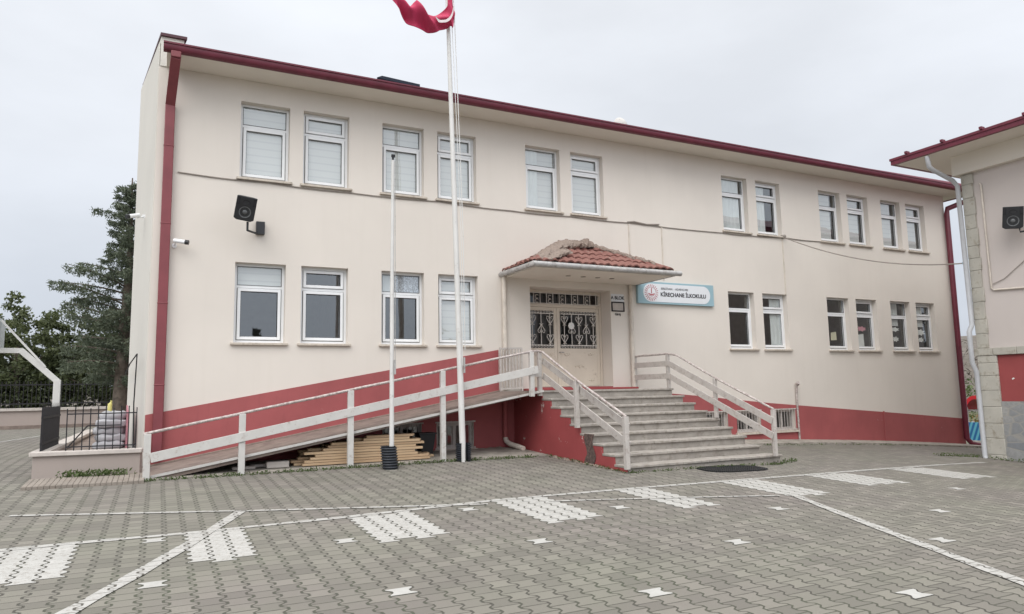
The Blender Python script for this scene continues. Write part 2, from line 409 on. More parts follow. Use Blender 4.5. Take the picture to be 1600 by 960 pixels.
# ------------------------------------------------------------------ helpers: objects
class MB:
    def __init__(s): s.v = []; s.f = []; s.sm = []
    def quad(s, *p):
        i = len(s.v); s.v += [tuple(q) for q in p]; s.f.append(tuple(range(i, i + len(p)))); s.sm.append(False)
    def box(s, x0, x1, y0, y1, z0, z1):
        s.hexa([(x0, y0, z0), (x1, y0, z0), (x1, y1, z0), (x0, y1, z0), (x0, y0, z1), (x1, y0, z1), (x1, y1, z1), (x0, y1, z1)])
    def hexa(s, p):
        i = len(s.v); s.v += [tuple(q) for q in p]
        for f in ((0, 3, 2, 1), (4, 5, 6, 7), (0, 1, 5, 4), (1, 2, 6, 5), (2, 3, 7, 6), (3, 0, 4, 7)):
            s.f.append(tuple(i + k for k in f)); s.sm.append(False)
    def bar(s, a, b, w, h, upv=(0, 0, 1)):
        a, b = Vector(a), Vector(b); d = (b - a).normalized(); u = Vector(upv)
        if abs(d.dot(u)) > 0.98: u = Vector((0, 1, 0))
        sd = d.cross(u).normalized() * (w / 2); u2 = sd.cross(d).normalized() * (h / 2)
        s.hexa([a - sd - u2, a + sd - u2, b + sd - u2, b - sd - u2, a - sd + u2, a + sd + u2, b + sd + u2, b - sd + u2])
    def tube(s, pts, r, seg=10, caps=True, smooth=True):
        pts = [Vector(p) for p in pts]; n = len(pts)
        rs = r if isinstance(r, (list, tuple)) else [r] * n
        i0 = len(s.v)
        prev = None
        for k, p in enumerate(pts):
            d = (pts[min(k + 1, n - 1)] - pts[max(k - 1, 0)]).normalized()
            if prev is None:
                u = d.orthogonal().normalized()
            else:
                u = (prev - d * prev.dot(d)).normalized()
            prev = u; w = d.cross(u)
            for j in range(seg):
                a = 2 * math.pi * j / seg
                s.v.append(tuple(p + (u * math.cos(a) + w * math.sin(a)) * rs[k]))
        for k in range(n - 1):
            for j in range(seg):
                j2 = (j + 1) % seg
                s.f.append((i0 + k * seg + j, i0 + k * seg + j2, i0 + (k + 1) * seg + j2, i0 + (k + 1) * seg + j)); s.sm.append(smooth)
        if caps:
            s.f.append(tuple(i0 + j for j in reversed(range(seg)))); s.sm.append(False)
            s.f.append(tuple(i0 + (n - 1) * seg + j for j in range(seg))); s.sm.append(False)
    def prism(s, poly, axis, a, b):
        # poly of 2D points extruded along axis ('x','y','z') from a to b
        def P(p, t): return {'x': (t, p[0], p[1]), 'y': (p[0], t, p[1]), 'z': (p[0], p[1], t)}[axis]
        i = len(s.v); n = len(poly)
        s.v += [P(p, a) for p in poly] + [P(p, b) for p in poly]
        s.f.append(tuple(i + k for k in range(n))); s.sm.append(False)
        s.f.append(tuple(i + n + k for k in reversed(range(n)))); s.sm.append(False)
        for k in range(n):
            k2 = (k + 1) % n
            s.f.append((i + k, i + n + k, i + n + k2, i + k2)); s.sm.append(False)
    def grid(s, nu, nv, fn, smooth=True):
        i = len(s.v)
        for a in range(nu + 1):
            for b in range(nv + 1): s.v.append(tuple(fn(a / nu, b / nv)))
        for a in range(nu):
            for b in range(nv):
                k = i + a * (nv + 1) + b
                s.f.append((k, k + nv + 1, k + nv + 2, k + 1)); s.sm.append(smooth)
    def build(s, name, mat, parent=None, origin=None, bev=0.0, recalc=True):
        o3 = Vector(origin) if origin is not None else (world_loc(parent) if parent else Vector((0, 0, 0)))
        me = bpy.data.meshes.new(name)
        me.from_pydata([tuple(Vector(v) - o3) for v in s.v], [], s.f)
        me.polygons.foreach_set("use_smooth", s.sm)
        if recalc:
            import bmesh
            bm = bmesh.new(); bm.from_mesh(me); bmesh.ops.recalc_face_normals(bm, faces=bm.faces); bm.to_mesh(me); bm.free()
        me.set_sharp_from_angle(angle=R_(50))
        me.materials.append(mat); me.update()
        o = bpy.data.objects.new(name, me); COL.objects.link(o)
        if parent:
            o.parent = parent; o.location = o3 - world_loc(parent)
        else: o.location = o3
        if bev:
            md = o.modifiers.new("bevel", 'BEVEL'); md.width = bev; md.segments = 2; md.limit_method = 'ANGLE'
        return o

def world_loc(o):
    v = Vector((0, 0, 0))
    while o is not None:
        v += o.location; o = o.parent
    return v

def tag(o, label=None, cat=None, group=None, kind=None):
    if label: o["label"] = label
    if cat: o["category"] = cat
    if group: o["group"] = group
    if kind: o["kind"] = kind
    return o

def empty(name, loc, label, cat, group=None):
    o = bpy.data.objects.new(name, None); COL.objects.link(o); o.location = loc
    o.empty_display_size = 0.3
    return tag(o, label, cat, group)

def copy_tree(o, parent=None):
    c = o.copy(); COL.objects.link(c)
    if parent is not None: c.parent = parent
    for ch in [x for x in list(bpy.data.objects) if x.parent == o]: copy_tree(ch, c)
    return c

def np_mesh(name, verts, faces4, mat, parent=None, origin=(0, 0, 0), label=None):
    o3 = np.array(origin, float)
    me = bpy.data.meshes.new(name)
    n, m = len(verts), len(faces4)
    me.vertices.add(n); me.vertices.foreach_set("co", (np.asarray(verts) - o3).astype(np.float32).ravel())
    me.loops.add(m * 4); me.loops.foreach_set("vertex_index", np.asarray(faces4, np.int32).ravel())
    me.polygons.add(m); me.polygons.foreach_set("loop_start", np.arange(0, m * 4, 4, dtype=np.int32)); me.polygons.foreach_set("loop_total", np.full(m, 4, np.int32))
    me.materials.append(mat); me.update(); me.validate()
    o = bpy.data.objects.new(name, me); COL.objects.link(o)
    if parent: o.parent = parent; o.location = Vector(origin) - world_loc(parent)
    else: o.location = origin
    return o

def leaf_quads(c, size, aspect=0.5, droop=None):
    n = len(c)
    u = rng.normal(size=(n, 3)); u /= np.linalg.norm(u, axis=1)[:, None]
    if droop is not None: u = u * (1 - droop[1]) + np.asarray(droop[0]) * droop[1]; u /= np.linalg.norm(u, axis=1)[:, None]
    w = rng.normal(size=(n, 3)); w -= u * np.sum(u * w, 1)[:, None]; w /= np.linalg.norm(w, axis=1)[:, None]
    s = (size * rng.uniform(0.6, 1.4, n))[:, None]
    a = c - u * s * 0.5; b = c + w * s * aspect * 0.5; d = c + u * s * 0.5; e2 = c - w * s * aspect * 0.5
    v = np.stack([a, b, d, e2], 1).reshape(-1, 3)
    f = np.arange(n * 4).reshape(n, 4)
    return v, f

# ------------------------------------------------------------------ terrain
def g(x, y):
    xx = min(max(x, 3.0), 24.0)
    s = -0.0021 * (xx - 3) ** 2 - max(0.0, min(x, 38.0) - 24.0) * 0.0882
    yy = min(max(y, -16.0), 3.0)
    return 0.12 + 0.033 * yy + s

def sheet(name, xs, ys, mat, dz, label_kind='structure', hole=None):
    vs = np.array([(x, y, g(x, y) + dz) for x in xs for y in ys])
    nx, ny = len(xs), len(ys)
    f = [(i * ny + j, (i + 1) * ny + j, (i + 1) * ny + j + 1, i * ny + j + 1) for i in range(nx - 1) for j in range(ny - 1)]
    o = np_mesh(name, vs, f, mat); o["kind"] = 'structure'
    return o
def lin(a, b, st): return list(np.linspace(a, b, max(2, int(round((b - a) / st)) + 1)))
far_ax = [-900, -400, -200, -120, -80, -55]
sheet("ground", far_ax + lin(-40, 45, 1.0) + [60, 90, 140, 220, 400, 900], far_ax + lin(-40, 30, 1.0) + [50, 90, 160, 300, 500, 900], MAT['ground'], -0.05)
sheet("courtyard", lin(-25, 30, 0.5), lin(-32, 21.0, 0.5), MAT['paver'], 0.0)

# distant hills, ring round the site, higher on the right
def hill_h(a):
    # a: azimuth from +Y clockwise, radians
    d = math.degrees(a) % 360
    right = math.exp(-((d - 62) / 26) ** 2)
    return 4.5 + 7.5 * right + 1.2 * math.sin(a * 7) + 0.8 * math.sin(a * 17 + 1)
mb = MB()
def hf(u, v):
    a = u * 2 * math.pi
    r = 85 + 140 * v
    hgt = hill_h(a) * (math.sin(v * math.pi / 2) ** 0.7) * (1.0 + 0.08 * math.sin(a * 61 + v * 9)) + 0.5 * math.sin(a * 133 + v * 21) * v
    return (r * math.sin(a), r * math.cos(a), -2.6 + hgt * 1.15 + (2.2 if not (20 < math.degrees(a) < 110) else 0))
mb.grid(240, 10, hf)
tag(mb.build("hills", MAT['hill']), kind='structure')

# painted markings --------------------------------------------------
def strip(name, a, b, w, mat, dz=0.004):
    a, b = Vector((*a, 0)), Vector((*b, 0)); n = max(2, int((b - a).length / 0.3)); d = (b - a).normalized(); sd = Vector((-d.y, d.x, 0)) * w / 2
    m_ = MB()
    def fn(u, v):
        p = a.lerp(b, u) + sd * (2 * v - 1) * (1 + 0.10 * math.sin(u * n * 2.1) + 0.07 * math.sin(u * n * 5.3 + v))
        return (p.x, p.y, g(p.x, p.y) + dz)
    m_.grid(n, 2, fn)
    return tag(m_.build(name, mat), kind='structure')

def wave(y): return max(-1.0, min(1.0, 1.7 * math.cos(2 * math.pi * y / PH)))
def cell(m_, c, r, inset=0.0012, dz=0.003):
    y0 = (r + 0.5 * (c % 2)) * PH + inset; y1 = y0 + PH - 2 * inset
    L, Rr = [], []
    for i in range(9):
        y = y0 + (y1 - y0) * i / 8
        sL = 1 if c % 2 else -1
        xl = c * PW + sL * PA * wave(y) + 0.0105; xr = (c + 1) * PW - sL * PA * wave(y) - 0.0105
        L.append((xl, y, g(xl, y) + dz)); Rr.append((xr, y, g(xr, y) + dz))
    for i in range(8): m_.quad(L[i], Rr[i], Rr[i + 1], L[i + 1])

for (xl, xr, yb, yt) in ((-2.9, -2.02, -7.23, -5.9), (-0.97, -0.33, -7.38, -5.93), (0.78, 1.62, -7.38, -5.87), (2.72, 3.45, -7.31, -5.76), (4.70, 5.36, -7.36, -5.80),
                         (6.60, 7.44, -7.28, -5.83), (8.62, 9.46, -7.05, -5.76), (10.92, 11.86, -6.92, -5.58)):
    m_ = MB()
    for c in range(round(xl / PW), round(xr / PW)):
        for r in range(round(yb / PH), round(yt / PH)):
            cell(m_, c, r)
    tag(m_.build("painted_marking", MAT['paint_cell'], recalc=False), kind='structure')
for (x, y) in ((0.49, -7.04), (0.51, -8.85), (-1.23, -7.9), (2.23, -7.94), (2.21, -9.87), (4.0, -6.97), (4.01, -8.89), (4.04, -10.76), (5.84, -7.9), (5.9, -9.77), (7.54, -8.69), (9.57, -7.7), (-1.27, -6.12), (2.22, -6.04)):
    m_ = MB(); c = math.floor(x / PW); cell(m_, c, round(y / PH - 0.5 * (c % 2) - 0.5), dz=0.004)
    tag(m_.build("painted_marking", MAT['paint_clean'], recalc=False), kind='structure')
pts = [(-4.5, -5.92), (-2.04, -5.88), (-0.96, -5.93), (0.78, -5.88), (2.78, -5.72), (4.73, -5.76), (6.56, -5.78), (8.56, -5.72), (10.78, -5.56), (14.67, -5.16)]
for a, b in zip(pts[:-1], pts[1:]): strip("painted_line", a, b, 0.115, MAT['paint_line'], 0.0055)
strip("painted_line", (-1.95, -8.6), (-0.99, -6.57), 0.14, MAT['paint_line'], 0.008)
strip("painted_line", (-0.99, -6.57), (-0.29, -4.88), 0.13, MAT['paint_line'], 0.008)
strip("painted_line", (-2.84, -3.92), (-0.32, -4.90), 0.085, MAT['paint_line'], 0.008)
strip("painted_line", (-0.32, -4.92), (0.15, -5.08), 0.08, MAT['paint_faint'], 0.008)
strip("painted_line", (0.15, -5.08), (2.6, -5.93), 0.085, MAT['paint_line'], 0.008)
strip("painted_line", (3.4, -6.13), (6.5, -7.13), 0.075, MAT['paint_faint'], 0.008)
strip("painted_line", (6.78, -7.05), (5.69, -9.52), 0.13, MAT['paint_line'], 0.008)
strip("painted_line", (5.69, -9.52), (4.6, -12.1), 0.14, MAT['paint_line'], 0.008)
strip("painted_line", (-6.5, 4.0), (-4.4, 15.0), 0.12, MAT['paint_line'], 0.0055)

# ------------------------------------------------------------------ school building
XL, XR = -1.48, 22.5          # facade ends
ZS = 7.70                     # soffit
ZB = -1.2
WW, WH = 0.95, 1.57
UP = [0.0, 1.22, 2.89, 4.16, 6.40, 7.66, 12.55, 13.83, 16.39, 17.65, 19.22, 20.46]
LO = [-0.03, 1.22, 2.88, 4.16, 12.57, 13.84, 16.43, 17.70, 19.30, 20.55]
ZU, ZL = 5.685, 2.412         # sills
BASE = [(2.90, 3.76), (4.09, 4.96), (11.45, 12.30), (12.62, 13.48), (13.92, 14.80)]
DX0, DX1, DZ0, DZ1, DD = 6.44, 8.70, 1.46, 3.82, 0.42

bld = empty("school_building", (10.5, 0, 0), "long two storey cream school building with red base and white framed windows", "building")
openings = [(x, x + WW, ZU, ZU + WH) for x in UP] + [(x, x + WW, ZL, ZL + WH) for x in LO] + [(a, b, 0.16, 0.74) for a, b in BASE] + [(DX0, DX1, DZ0, DZ1)]
xs = sorted({XL, XR} | {v for o in openings for v in o[:2]})
zs = sorted({ZB, ZS} | {v for o in openings for v in o[2:]})
TH = 0.30
mb = MB()
for i in range(len(xs) - 1):
    for j in range(len(zs) - 1):
        cx, cz = (xs[i] + xs[i + 1]) / 2, (zs[j] + zs[j + 1]) / 2
        if any(o[0] < cx < o[1] and o[2] < cz < o[3] for o in openings): continue
        mb.quad((xs[i], 0, zs[j]), (xs[i + 1], 0, zs[j]), (xs[i + 1], 0, zs[j + 1]), (xs[i], 0, zs[j + 1]))
        mb.quad((xs[i], TH, zs[j]), (xs[i], TH, zs[j + 1]), (xs[i + 1], TH, zs[j + 1]), (xs[i + 1], TH, zs[j]))
for (a, b, c, d) in openings:
    t_ = DD + 0.1 if a == DX0 else TH
    mb.quad((a, 0, c), (a, 0, d), (a, t_, d), (a, t_, c)); mb.quad((b, 0, c), (b, t_, c), (b, t_, d), (b, 0, d))
    mb.quad((a, 0, d), (b, 0, d), (b, t_, d), (a, t_, d)); mb.quad((a, 0, c), (a, t_, c), (b, t_, c), (b, 0, c))
# side and back walls
LB = [(XL, 0), (-1.86, 3.2), (-1.95, 10.5)]
for (p, q) in zip(LB[:-1], LB[1:]):
    mb.quad((p[0], p[1], ZB), (p[0], p[1], ZS), (q[0], q[1], ZS), (q[0], q[1], ZB))
mb.quad((XR, 0, ZB), (XR, 10.5, ZB), (XR, 10.5, ZS), (XR, 0, ZS))
mb.quad((-1.95, 10.5, ZB), (-1.95, 10.5, ZS), (XR, 10.5, ZS), (XR, 10.5, ZB))
mb.build("wall", MAT['wall'], bld, recalc=False)
# interior: partition walls and floors (dark rooms behind the glass)
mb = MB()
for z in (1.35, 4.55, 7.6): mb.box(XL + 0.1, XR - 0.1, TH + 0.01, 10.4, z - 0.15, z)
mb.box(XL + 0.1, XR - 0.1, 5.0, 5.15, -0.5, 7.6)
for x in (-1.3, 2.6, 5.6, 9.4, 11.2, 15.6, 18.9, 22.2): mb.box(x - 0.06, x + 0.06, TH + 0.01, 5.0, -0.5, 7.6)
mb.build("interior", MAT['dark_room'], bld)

# red plinth, its top follows the ramp on the left and the ground on the right
def plinth_strips(x0, x1, topf, botf, m_, y=-0.018):
    cuts = sorted({x0, x1} | {v for a, b in BASE for v in (a, b) if x0 < v < x1} | {x0 + (x1 - x0) * k / 12 for k in range(13)})
    for a, b in zip(cuts[:-1], cuts[1:]):
        cx = (a + b) / 2
        op = next((o for o in BASE if o[0] < cx < o[1]), None)
        za, zb = topf(a), topf(b); ba, bb = botf(a), botf(b)
        segs = [((ba, bb), (za, zb))] if op is None else [((ba, bb), (0.16, 0.16)), ((0.74, 0.74), (za, zb))]
        for (l0, l1), (t0, t1) in segs:
            m_.quad((a, y, l0), (b, y, l1), (b, y, t1), (a, y, t0))
            m_.quad((a, y, t0), (b, y, t1), (b, -0.002, t1), (a, -0.002, t0))
            if op is not None:
                m_.quad((a, y, l0), (a, -0.002, l0), (b, -0.002, l1), (b, y, l1))
        if op is not None: pass
    for (a, b) in BASE:
        if x0 < a < x1:
            for x in (a, b): m_.quad((x, y, 0.16), (x, -0.002, 0.16), (x, -0.002, 0.74), (x, y, 0.74))
    for x in (x0, x1): m_.quad((x, y, botf(x)), (x, -0.002, botf(x)), (x, -0.002, topf(x)), (x, y, topf(x)))
def top_right(x):
    P = [(9.4, 1.30), (10.85, 1.22), (12.4, 1.06), (13.8, 0.925), (16.06, 0.737), (19, 0.50), (22.5, 0.205)]
    for (a, za), (b, zb) in zip(P[:-1], P[1:]):
        if x <= b: return za + (zb - za) * (x - a) / (b - a)
    return P[-1][1]
mb = MB()
plinth_strips(XL, 5.59, lambda x: 2.316 - 0.175 * (5.59 - x), lambda x: -0.6, mb)
plinth_strips(5.59, 5.97, lambda x: 1.28, lambda x: -0.6, mb)
mb.build("plinth", MAT['red'], bld, recalc=False)
mb = MB()
plinth_strips(9.4, XR, top_right, lambda x: -1.2, mb)
mb.build("plinth", MAT['red'], bld, recalc=False)

# roof, soffit, gutter, parapet
OV = 0.66
mb = MB()
mb.box(-1.36, XR + 0.60, -OV, 0.0 - 0.002, ZS, ZS + 0.06)
mb.box(XR + 0.002, XR + 0.60, 0.0, 11.1, ZS, ZS + 0.06)
mb.build("soffit", MAT['soffit'], bld)
tn = math.tan(R_(24))
mb = MB()
yr, zr = 5.25, 7.83 + (5.25 + OV + 0.06) * tn
ex, ey = XR + 0.66, -OV - 0.06
hipx = ex - (5.25 - ey)
# ribbed roof plane made of standing strips
n = 120
x0 = -1.15
for k in range(n):
    xa = x0 + (ex - x0) * k / n; xb = x0 + (ex - x0) * (k + 1) / n
    def ztop(x): return min(yr, ey + max(0.0, ex - x))
    ya, yb = ztop(xa), ztop(xb)
    h = 0.0
    mb.quad((xa, ey, 7.83), (xb, ey, 7.83), (xb, yb, 7.83 + (yb - ey) * tn), (xa, ya, 7.83 + (ya - ey) * tn))
    mb.bar((xa, ey, 7.85), (xa, ya, 7.85 + (ya - ey) * tn), 0.05, 0.05)
mb.quad((ex, ey, 7.83), (ex, 11.2, 7.83), (hipx, yr, zr))
for k in range(1, 40):
    y_ = ey + (11.2 - ey) * k / 40; dd = min(y_ - ey, 11.2 - y_)
    mb.bar((ex, y_, 7.85), (ex - dd, y_, 7.85 + dd * tn), 0.05, 0.05)
mb.quad((x0, 11.2, 7.83), (x0, yr, zr), (hipx, yr, zr), (ex, 11.2, 7.83))
mb.quad((x0, ey, 7.83), (x0, yr, zr), (x0, 11.2, 7.83))
mb.tube([(ex, ey, 7.88), (hipx, yr, zr + 0.03)], 0.08, 8)
rf = mb.build("roof", MAT['maroon'], bld, recalc=False)
mb = MB()   # box gutter with a lip
prof = [(-OV - 0.001, 7.695), (-OV - 0.08, 7.695), (-OV - 0.12, 7.735), (-OV - 0.12, 7.815), (-OV - 0.14, 7.825), (-OV - 0.14, 7.855), (-OV - 0.11, 7.855), (-OV - 0.001, 7.84)]
mb.prism(prof, 'x', -1.42, XR + 0.80)
mb.box(XR + 0.602, XR + 0.76, -OV, 11.2, 7.695, 7.85)
mb.build("gutter", MAT['maroon'], bld)
mb = MB()   # gable parapet at the left end, with coping
pp = [(-1.47, -0.02), (-1.845, 3.2), (-1.935, 10.5)]
def par(z0, z1, xo, ww, m_):
    for (a, b), (za, zb) in zip(zip(pp[:-1], pp[1:]), (((z1), (z1 + 0.25)), ((z1 + 0.25), (z1 + 0.7)))):
        m_.hexa([(a[0] - xo, a[1] - xo, z0), (a[0] + ww, a[1] - xo, z0), (b[0] + ww, b[1], z0), (b[0] - xo, b[1], z0), (a[0] - xo, a[1] - xo, za), (a[0] + ww, a[1] - xo, za), (b[0] + ww, b[1], zb), (b[0] - xo, b[1], zb)])
par(ZS + 0.002, 8.29, 0.0, 0.40, mb)
mb.build("parapet", MAT['wall_pale'], bld)
mb = MB()
for (a, b), (za, zb) in zip(zip(pp[:-1], pp[1:]), ((8.293, 8.543), (8.543, 8.993))):
    f = 0.05 if a is pp[0] else 0
    mb.hexa([(a[0] - 0.012, a[1] - f, za), (a[0] + 0.45, a[1] - f, za), (b[0] + 0.45, b[1], zb), (b[0] - 0.012, b[1], zb), (a[0] - 0.012, a[1] - f, za + 0.055), (a[0] + 0.45, a[1] - f, za + 0.055), (b[0] + 0.45, b[1], zb + 0.03), (b[0] - 0.012, b[1], zb + 0.03)])
mb.build("coping", simple("dark_maroon_coping", (0.07, 0.018, 0.028), 0.5), bld)
# side wall pale render panel
mb = MB()
mb.hexa([(-1.50, 0.03, ZB), (-1.484, 0.03, ZB), (-1.864, 3.2, ZB), (-1.885, 3.2, ZB), (-1.50, 0.03, 8.2), (-1.484, 0.03, 8.2), (-1.864, 3.2, 8.45), (-1.885, 3.2, 8.45)])
mb.build("side_wall", MAT['wall_pale'], bld)
# flat red downpipe at the left, round one at the right
mb = MB()
mb.bar((-1.21, -OV + 0.02 - 0.10, 7.70), (-1.21, -OV - 0.08, 7.58), 0.17, 0.11, (0, 1, 0))
mb.bar((-1.21, -OV - 0.075, 7.60), (-1.27, -0.08, 6.93), 0.17, 0.10, (0, 1, 0))
mb.bar((-1.27, -0.075, 6.97), (-1.27, -0.075, 0.30), 0.17, 0.10, (0, 1, 0))
for z in (6.1, 4.6, 3.1, 1.6): mb.box(-1.36, -1.18, -0.13, -0.02, z, z + 0.03)
mb.build("downpipe", MAT['pipe_red'], bld, bev=0.012)
mb = MB()
mb.tube([(23.1, -0.55, 7.66), (23.05, -0.5, 7.5), (22.50, -0.12, 7.25), (22.44, -0.12, 7.05), (22.40, -0.12, -0.42), (22.48, -0.22, -0.60), (22.65, -0.42, -0.66)], 0.085, 12)
mb.build("downpipe", MAT['maroon'], bld)

# ---- windows: two kinds, copied
def make_window(both):
    m1 = MB()
    fy0, fy1 = 0.155, 0.225
    fw = 0.055
    m1.box(0, fw, fy0, fy1, 0, WH); m1.box(WW - fw, WW, fy0, fy1, 0, WH)
    m1.box(fw, WW - fw, fy0, fy1, WH - fw, WH); m1.box(fw, WW - fw, fy0, fy1, 0, fw)
    m1.box(fw, WW - fw, fy0 + 0.004, fy1, 1.085, 1.14)
    w = m1.build("window", MAT['pvc'], None, origin=(0, 0, 0), bev=0.004)
    m2 = MB()
    def sash(x0, x1, z0, z1, t=0.058):
        y0, y1 = fy0 - 0.022, fy1 - 0.03
        m2.box(x0, x0 + t, y0, y1, z0, z1); m2.box(x1 - t, x1, y0, y1, z0, z1)
        m2.box(x0 + t, x1 - t, y0, y1, z0, z0 + t); m2.box(x0 + t, x1 - t, y0, y1, z1 - t, z1)
    sash(fw + 0.012, WW - fw - 0.012, fw + 0.012, 1.078)
    if both: sash(fw + 0.012, WW - fw - 0.012, 1.148, WH - fw - 0.008)
    m2.build("sash", MAT['pvc'], w, bev=0.005)
    m4 = MB()
    def gk(x0, x1, z0, z1, t=0.008):
        y0, y1 = fy0 - 0.003, fy1 - 0.06
        m4.box(x0, x0 + t, y0, y1, z0, z1); m4.box(x1 - t, x1, y0, y1, z0, z1); m4.box(x0 + t, x1 - t, y0, y1, z0, z0 + t); m4.box(x0 + t, x1 - t, y0, y1, z1 - t, z1)
    gk(fw + 0.07, WW - fw - 0.07, fw + 0.07, 1.020)
    if both: gk(fw + 0.07, WW - fw - 0.07, 1.206, WH - fw - 0.066)
    else: gk(fw, WW - fw, 1.14, WH - fw)
    gk(fw + 0.002, WW - fw - 0.002, fw + 0.002, 1.083, 0.010)
    m4.build("gasket", MAT['gasket'], w)
    m3 = MB()
    m3.quad((fw, 0.185, fw), (WW - fw, 0.185, fw), (WW - fw, 0.185, 1.085), (fw, 0.185, 1.085))
    m3.quad((fw, 0.185, 1.14), (WW - fw, 0.185, 1.14), (WW - fw, 0.185, WH - fw), (fw, 0.185, WH - fw))
    m3.build("pane", MAT['glass'], w, recalc=False)
    m5 = MB()
    m5.box(-0.055, WW + 0.06, -0.065, 0.150, -0.05, -0.003)
    m5.build("sill", MAT['sill'], w, bev=0.006)
    return w
wA, wB = make_window(False), make_window(True)
protos = {0: wA, 1: wB}
used = {0: False, 1: False}
def add_inside(w, kind):
    y = 0.206
    def sheet_(nm, mat, x0, x1, z0, z1, wavy=0.0, yy=y):
        m = MB()
        nn = max(6, int((x1 - x0) / 0.03))
        nz_ = 1 if wavy else max(4, int((z1 - z0) / 0.075))
        m.grid(nn, nz_, lambda u, v: (x0 + (x1 - x0) * u, yy + (wavy * math.sin(u * (x1 - x0) * 48) if wavy else 0.004 * (round(v * nz_) % 2)), z0 + (z1 - z0) * v), smooth=bool(wavy))
        o = m.build(nm, mat, None, origin=(0, 0, 0), recalc=False); o.parent = w; o.location = (0, 0, 0)
    if kind == 'blind': sheet_("blind", MAT['blind'], 0.05, 0.90, 0.05, 1.53)
    elif kind == 'blind_gap': sheet_("blind", MAT['blind'], 0.03, 0.70, 0.05, 1.53)
    elif kind == 'blind_top': sheet_("blind", MAT['blind'], 0.05, 0.90, 1.10, 1.53)
    elif kind == 'curtain': sheet_("curtain", MAT['curtain'], 0.03, 0.80, 0.03, 1.54, 0.012)
    elif kind == 'curtain_left':
        sheet_("curtain", MAT['curtain'], 0.03, 0.42, 0.03, 1.54, 0.014); sheet_("blind", MAT['blind'], 0.40, 0.93, 0.05, 1.54, 0, 0.245)
    elif kind == 'curtain_half': sheet_("curtain", MAT['curtain'], 0.03, 0.50, 0.03, 1.54, 0.014)
    elif kind == 'curtain_right': sheet_("curtain", MAT['curtain'], 0.45, 0.93, 0.03, 1.54, 0.014)
    elif kind == 'net': sheet_("curtain", MAT['speckled'], 0.35, 0.92, 1.12, 1.54); sheet_("blind", MAT['curtain'], 0.03, 0.30, 1.12, 1.54, 0, 0.235)
    elif kind and kind.startswith('paper'):
        y2 = 0.193
        sets = {'paper1': [('paper_yellow', 0.30, 0.55, 0.30, 0.56)], 'paper2': [('paper_pink', 0.22, 0.62, 0.60, 0.75), ('paper_white', 0.2, 0.5, 0.10, 0.52)],
                'paper3': [('paper_white', 0.18, 0.6, 0.62, 0.76), ('paper_white', 0.25, 0.55, 0.30, 0.46)], 'paper4': [('paper_white', 0.2, 0.62, 0.52, 0.72), ('paper_white', 0.28, 0.55, 0.30, 0.45)]}[kind]
        for (mt, x0, x1, z0, z1) in sets:
            m = MB(); k = 7; cx, cz = (x0 + x1) / 2, (z0 + z1) / 2
            poly = []
            for i in range(2 * k):
                a = math.pi * i / k; r = 1.0 if i % 2 else 0.62
                poly.append((cx + (x1 - x0) / 2 * math.cos(a) * r * 1.2, cz + (z1 - z0) / 2 * math.sin(a) * r * 1.2))
            if (z1 - z0) > 0.2 or kind in ('paper1',): poly = [(x0, z0), (x1, z0 + 0.01), (x1 - 0.01, z1), (x0 + 0.02, z1 - 0.03)]
            m.prism(poly, 'y', y2, y2 + 0.004)
            o = m.build("paper_cutout", MAT[mt], None, origin=(0, 0, 0)); o.parent = w; o.location = (0, 0, 0)
        if kind in ('paper3', 'paper4'): sheet_("curtain", MAT['curtain'], 0.03, 0.60, 0.80, 1.54, 0.01)
def place_window(x, z, t, inside):
    w = copy_tree(protos[t])
    w.parent = bld; w.location = Vector((x, 0, z)) - bld.location
    add_inside(w, inside)
for i, x in enumerate(UP):
    place_window(x, ZU, i % 2, ['blind', 'blind', 'blind', 'blind', 'curtain_left', 'blind', 'curtain', 'curtain_half', 'blind_gap', 'blind_gap', 'blind_gap', 'blind_gap'][i])
for i, x in enumerate(LO):
    place_window(x, ZL, i % 2, ['blind_top', None, 'net', 'blind', None, 'curtain_right', 'paper1', 'paper2', 'paper3', 'paper4'][i])
for w in (wA, wB):
    for o in [x for x in list(bpy.data.objects) if x.parent == w] + [w]: bpy.data.objects.remove(o)
# basement windows with bars
for (a, b) in BASE:
    m1 = MB(); t = 0.06
    m1.box(a, a + t, 0.06, 0.12, 0.16, 0.74); m1.box(b - t, b, 0.06, 0.12, 0.16, 0.74); m1.box(a + t, b - t, 0.06, 0.12, 0.66, 0.74); m1.box(a + t, b - t, 0.06, 0.12, 0.16, 0.24)
    m1.box((a + b) / 2 - 0.03, (a + b) / 2 + 0.03, 0.07, 0.11, 0.24, 0.66)
    w = m1.build("basement_window", MAT['rail_dull'], bld)
    m2 = MB()
    for k in range(9):
        x = a + 0.02 + (b - a - 0.04) * k / 8
        m2.tube([(x, -0.035, 0.15), (x, -0.035, 0.76)], 0.0075, 6)
    for z in (0.18, 0.74): m2.bar((a - 0.03, -0.035, z), (b + 0.03, -0.035, z), 0.012, 0.03)
    m2.build("window_bars", MAT['rail_dull'], w)
    m3 = MB(); m3.quad((a + t, 0.09, 0.24), (b - t, 0.09, 0.24), (b - t, 0.09, 0.66), (a + t, 0.09, 0.66)); m3.build("pane", MAT['glass'], w, recalc=False)
    m4 = MB(); m4.box(a - 0.06, b + 0.06, -0.08, 0.055, 0.10, 0.157); m4.build("sill", MAT['sill'], w)

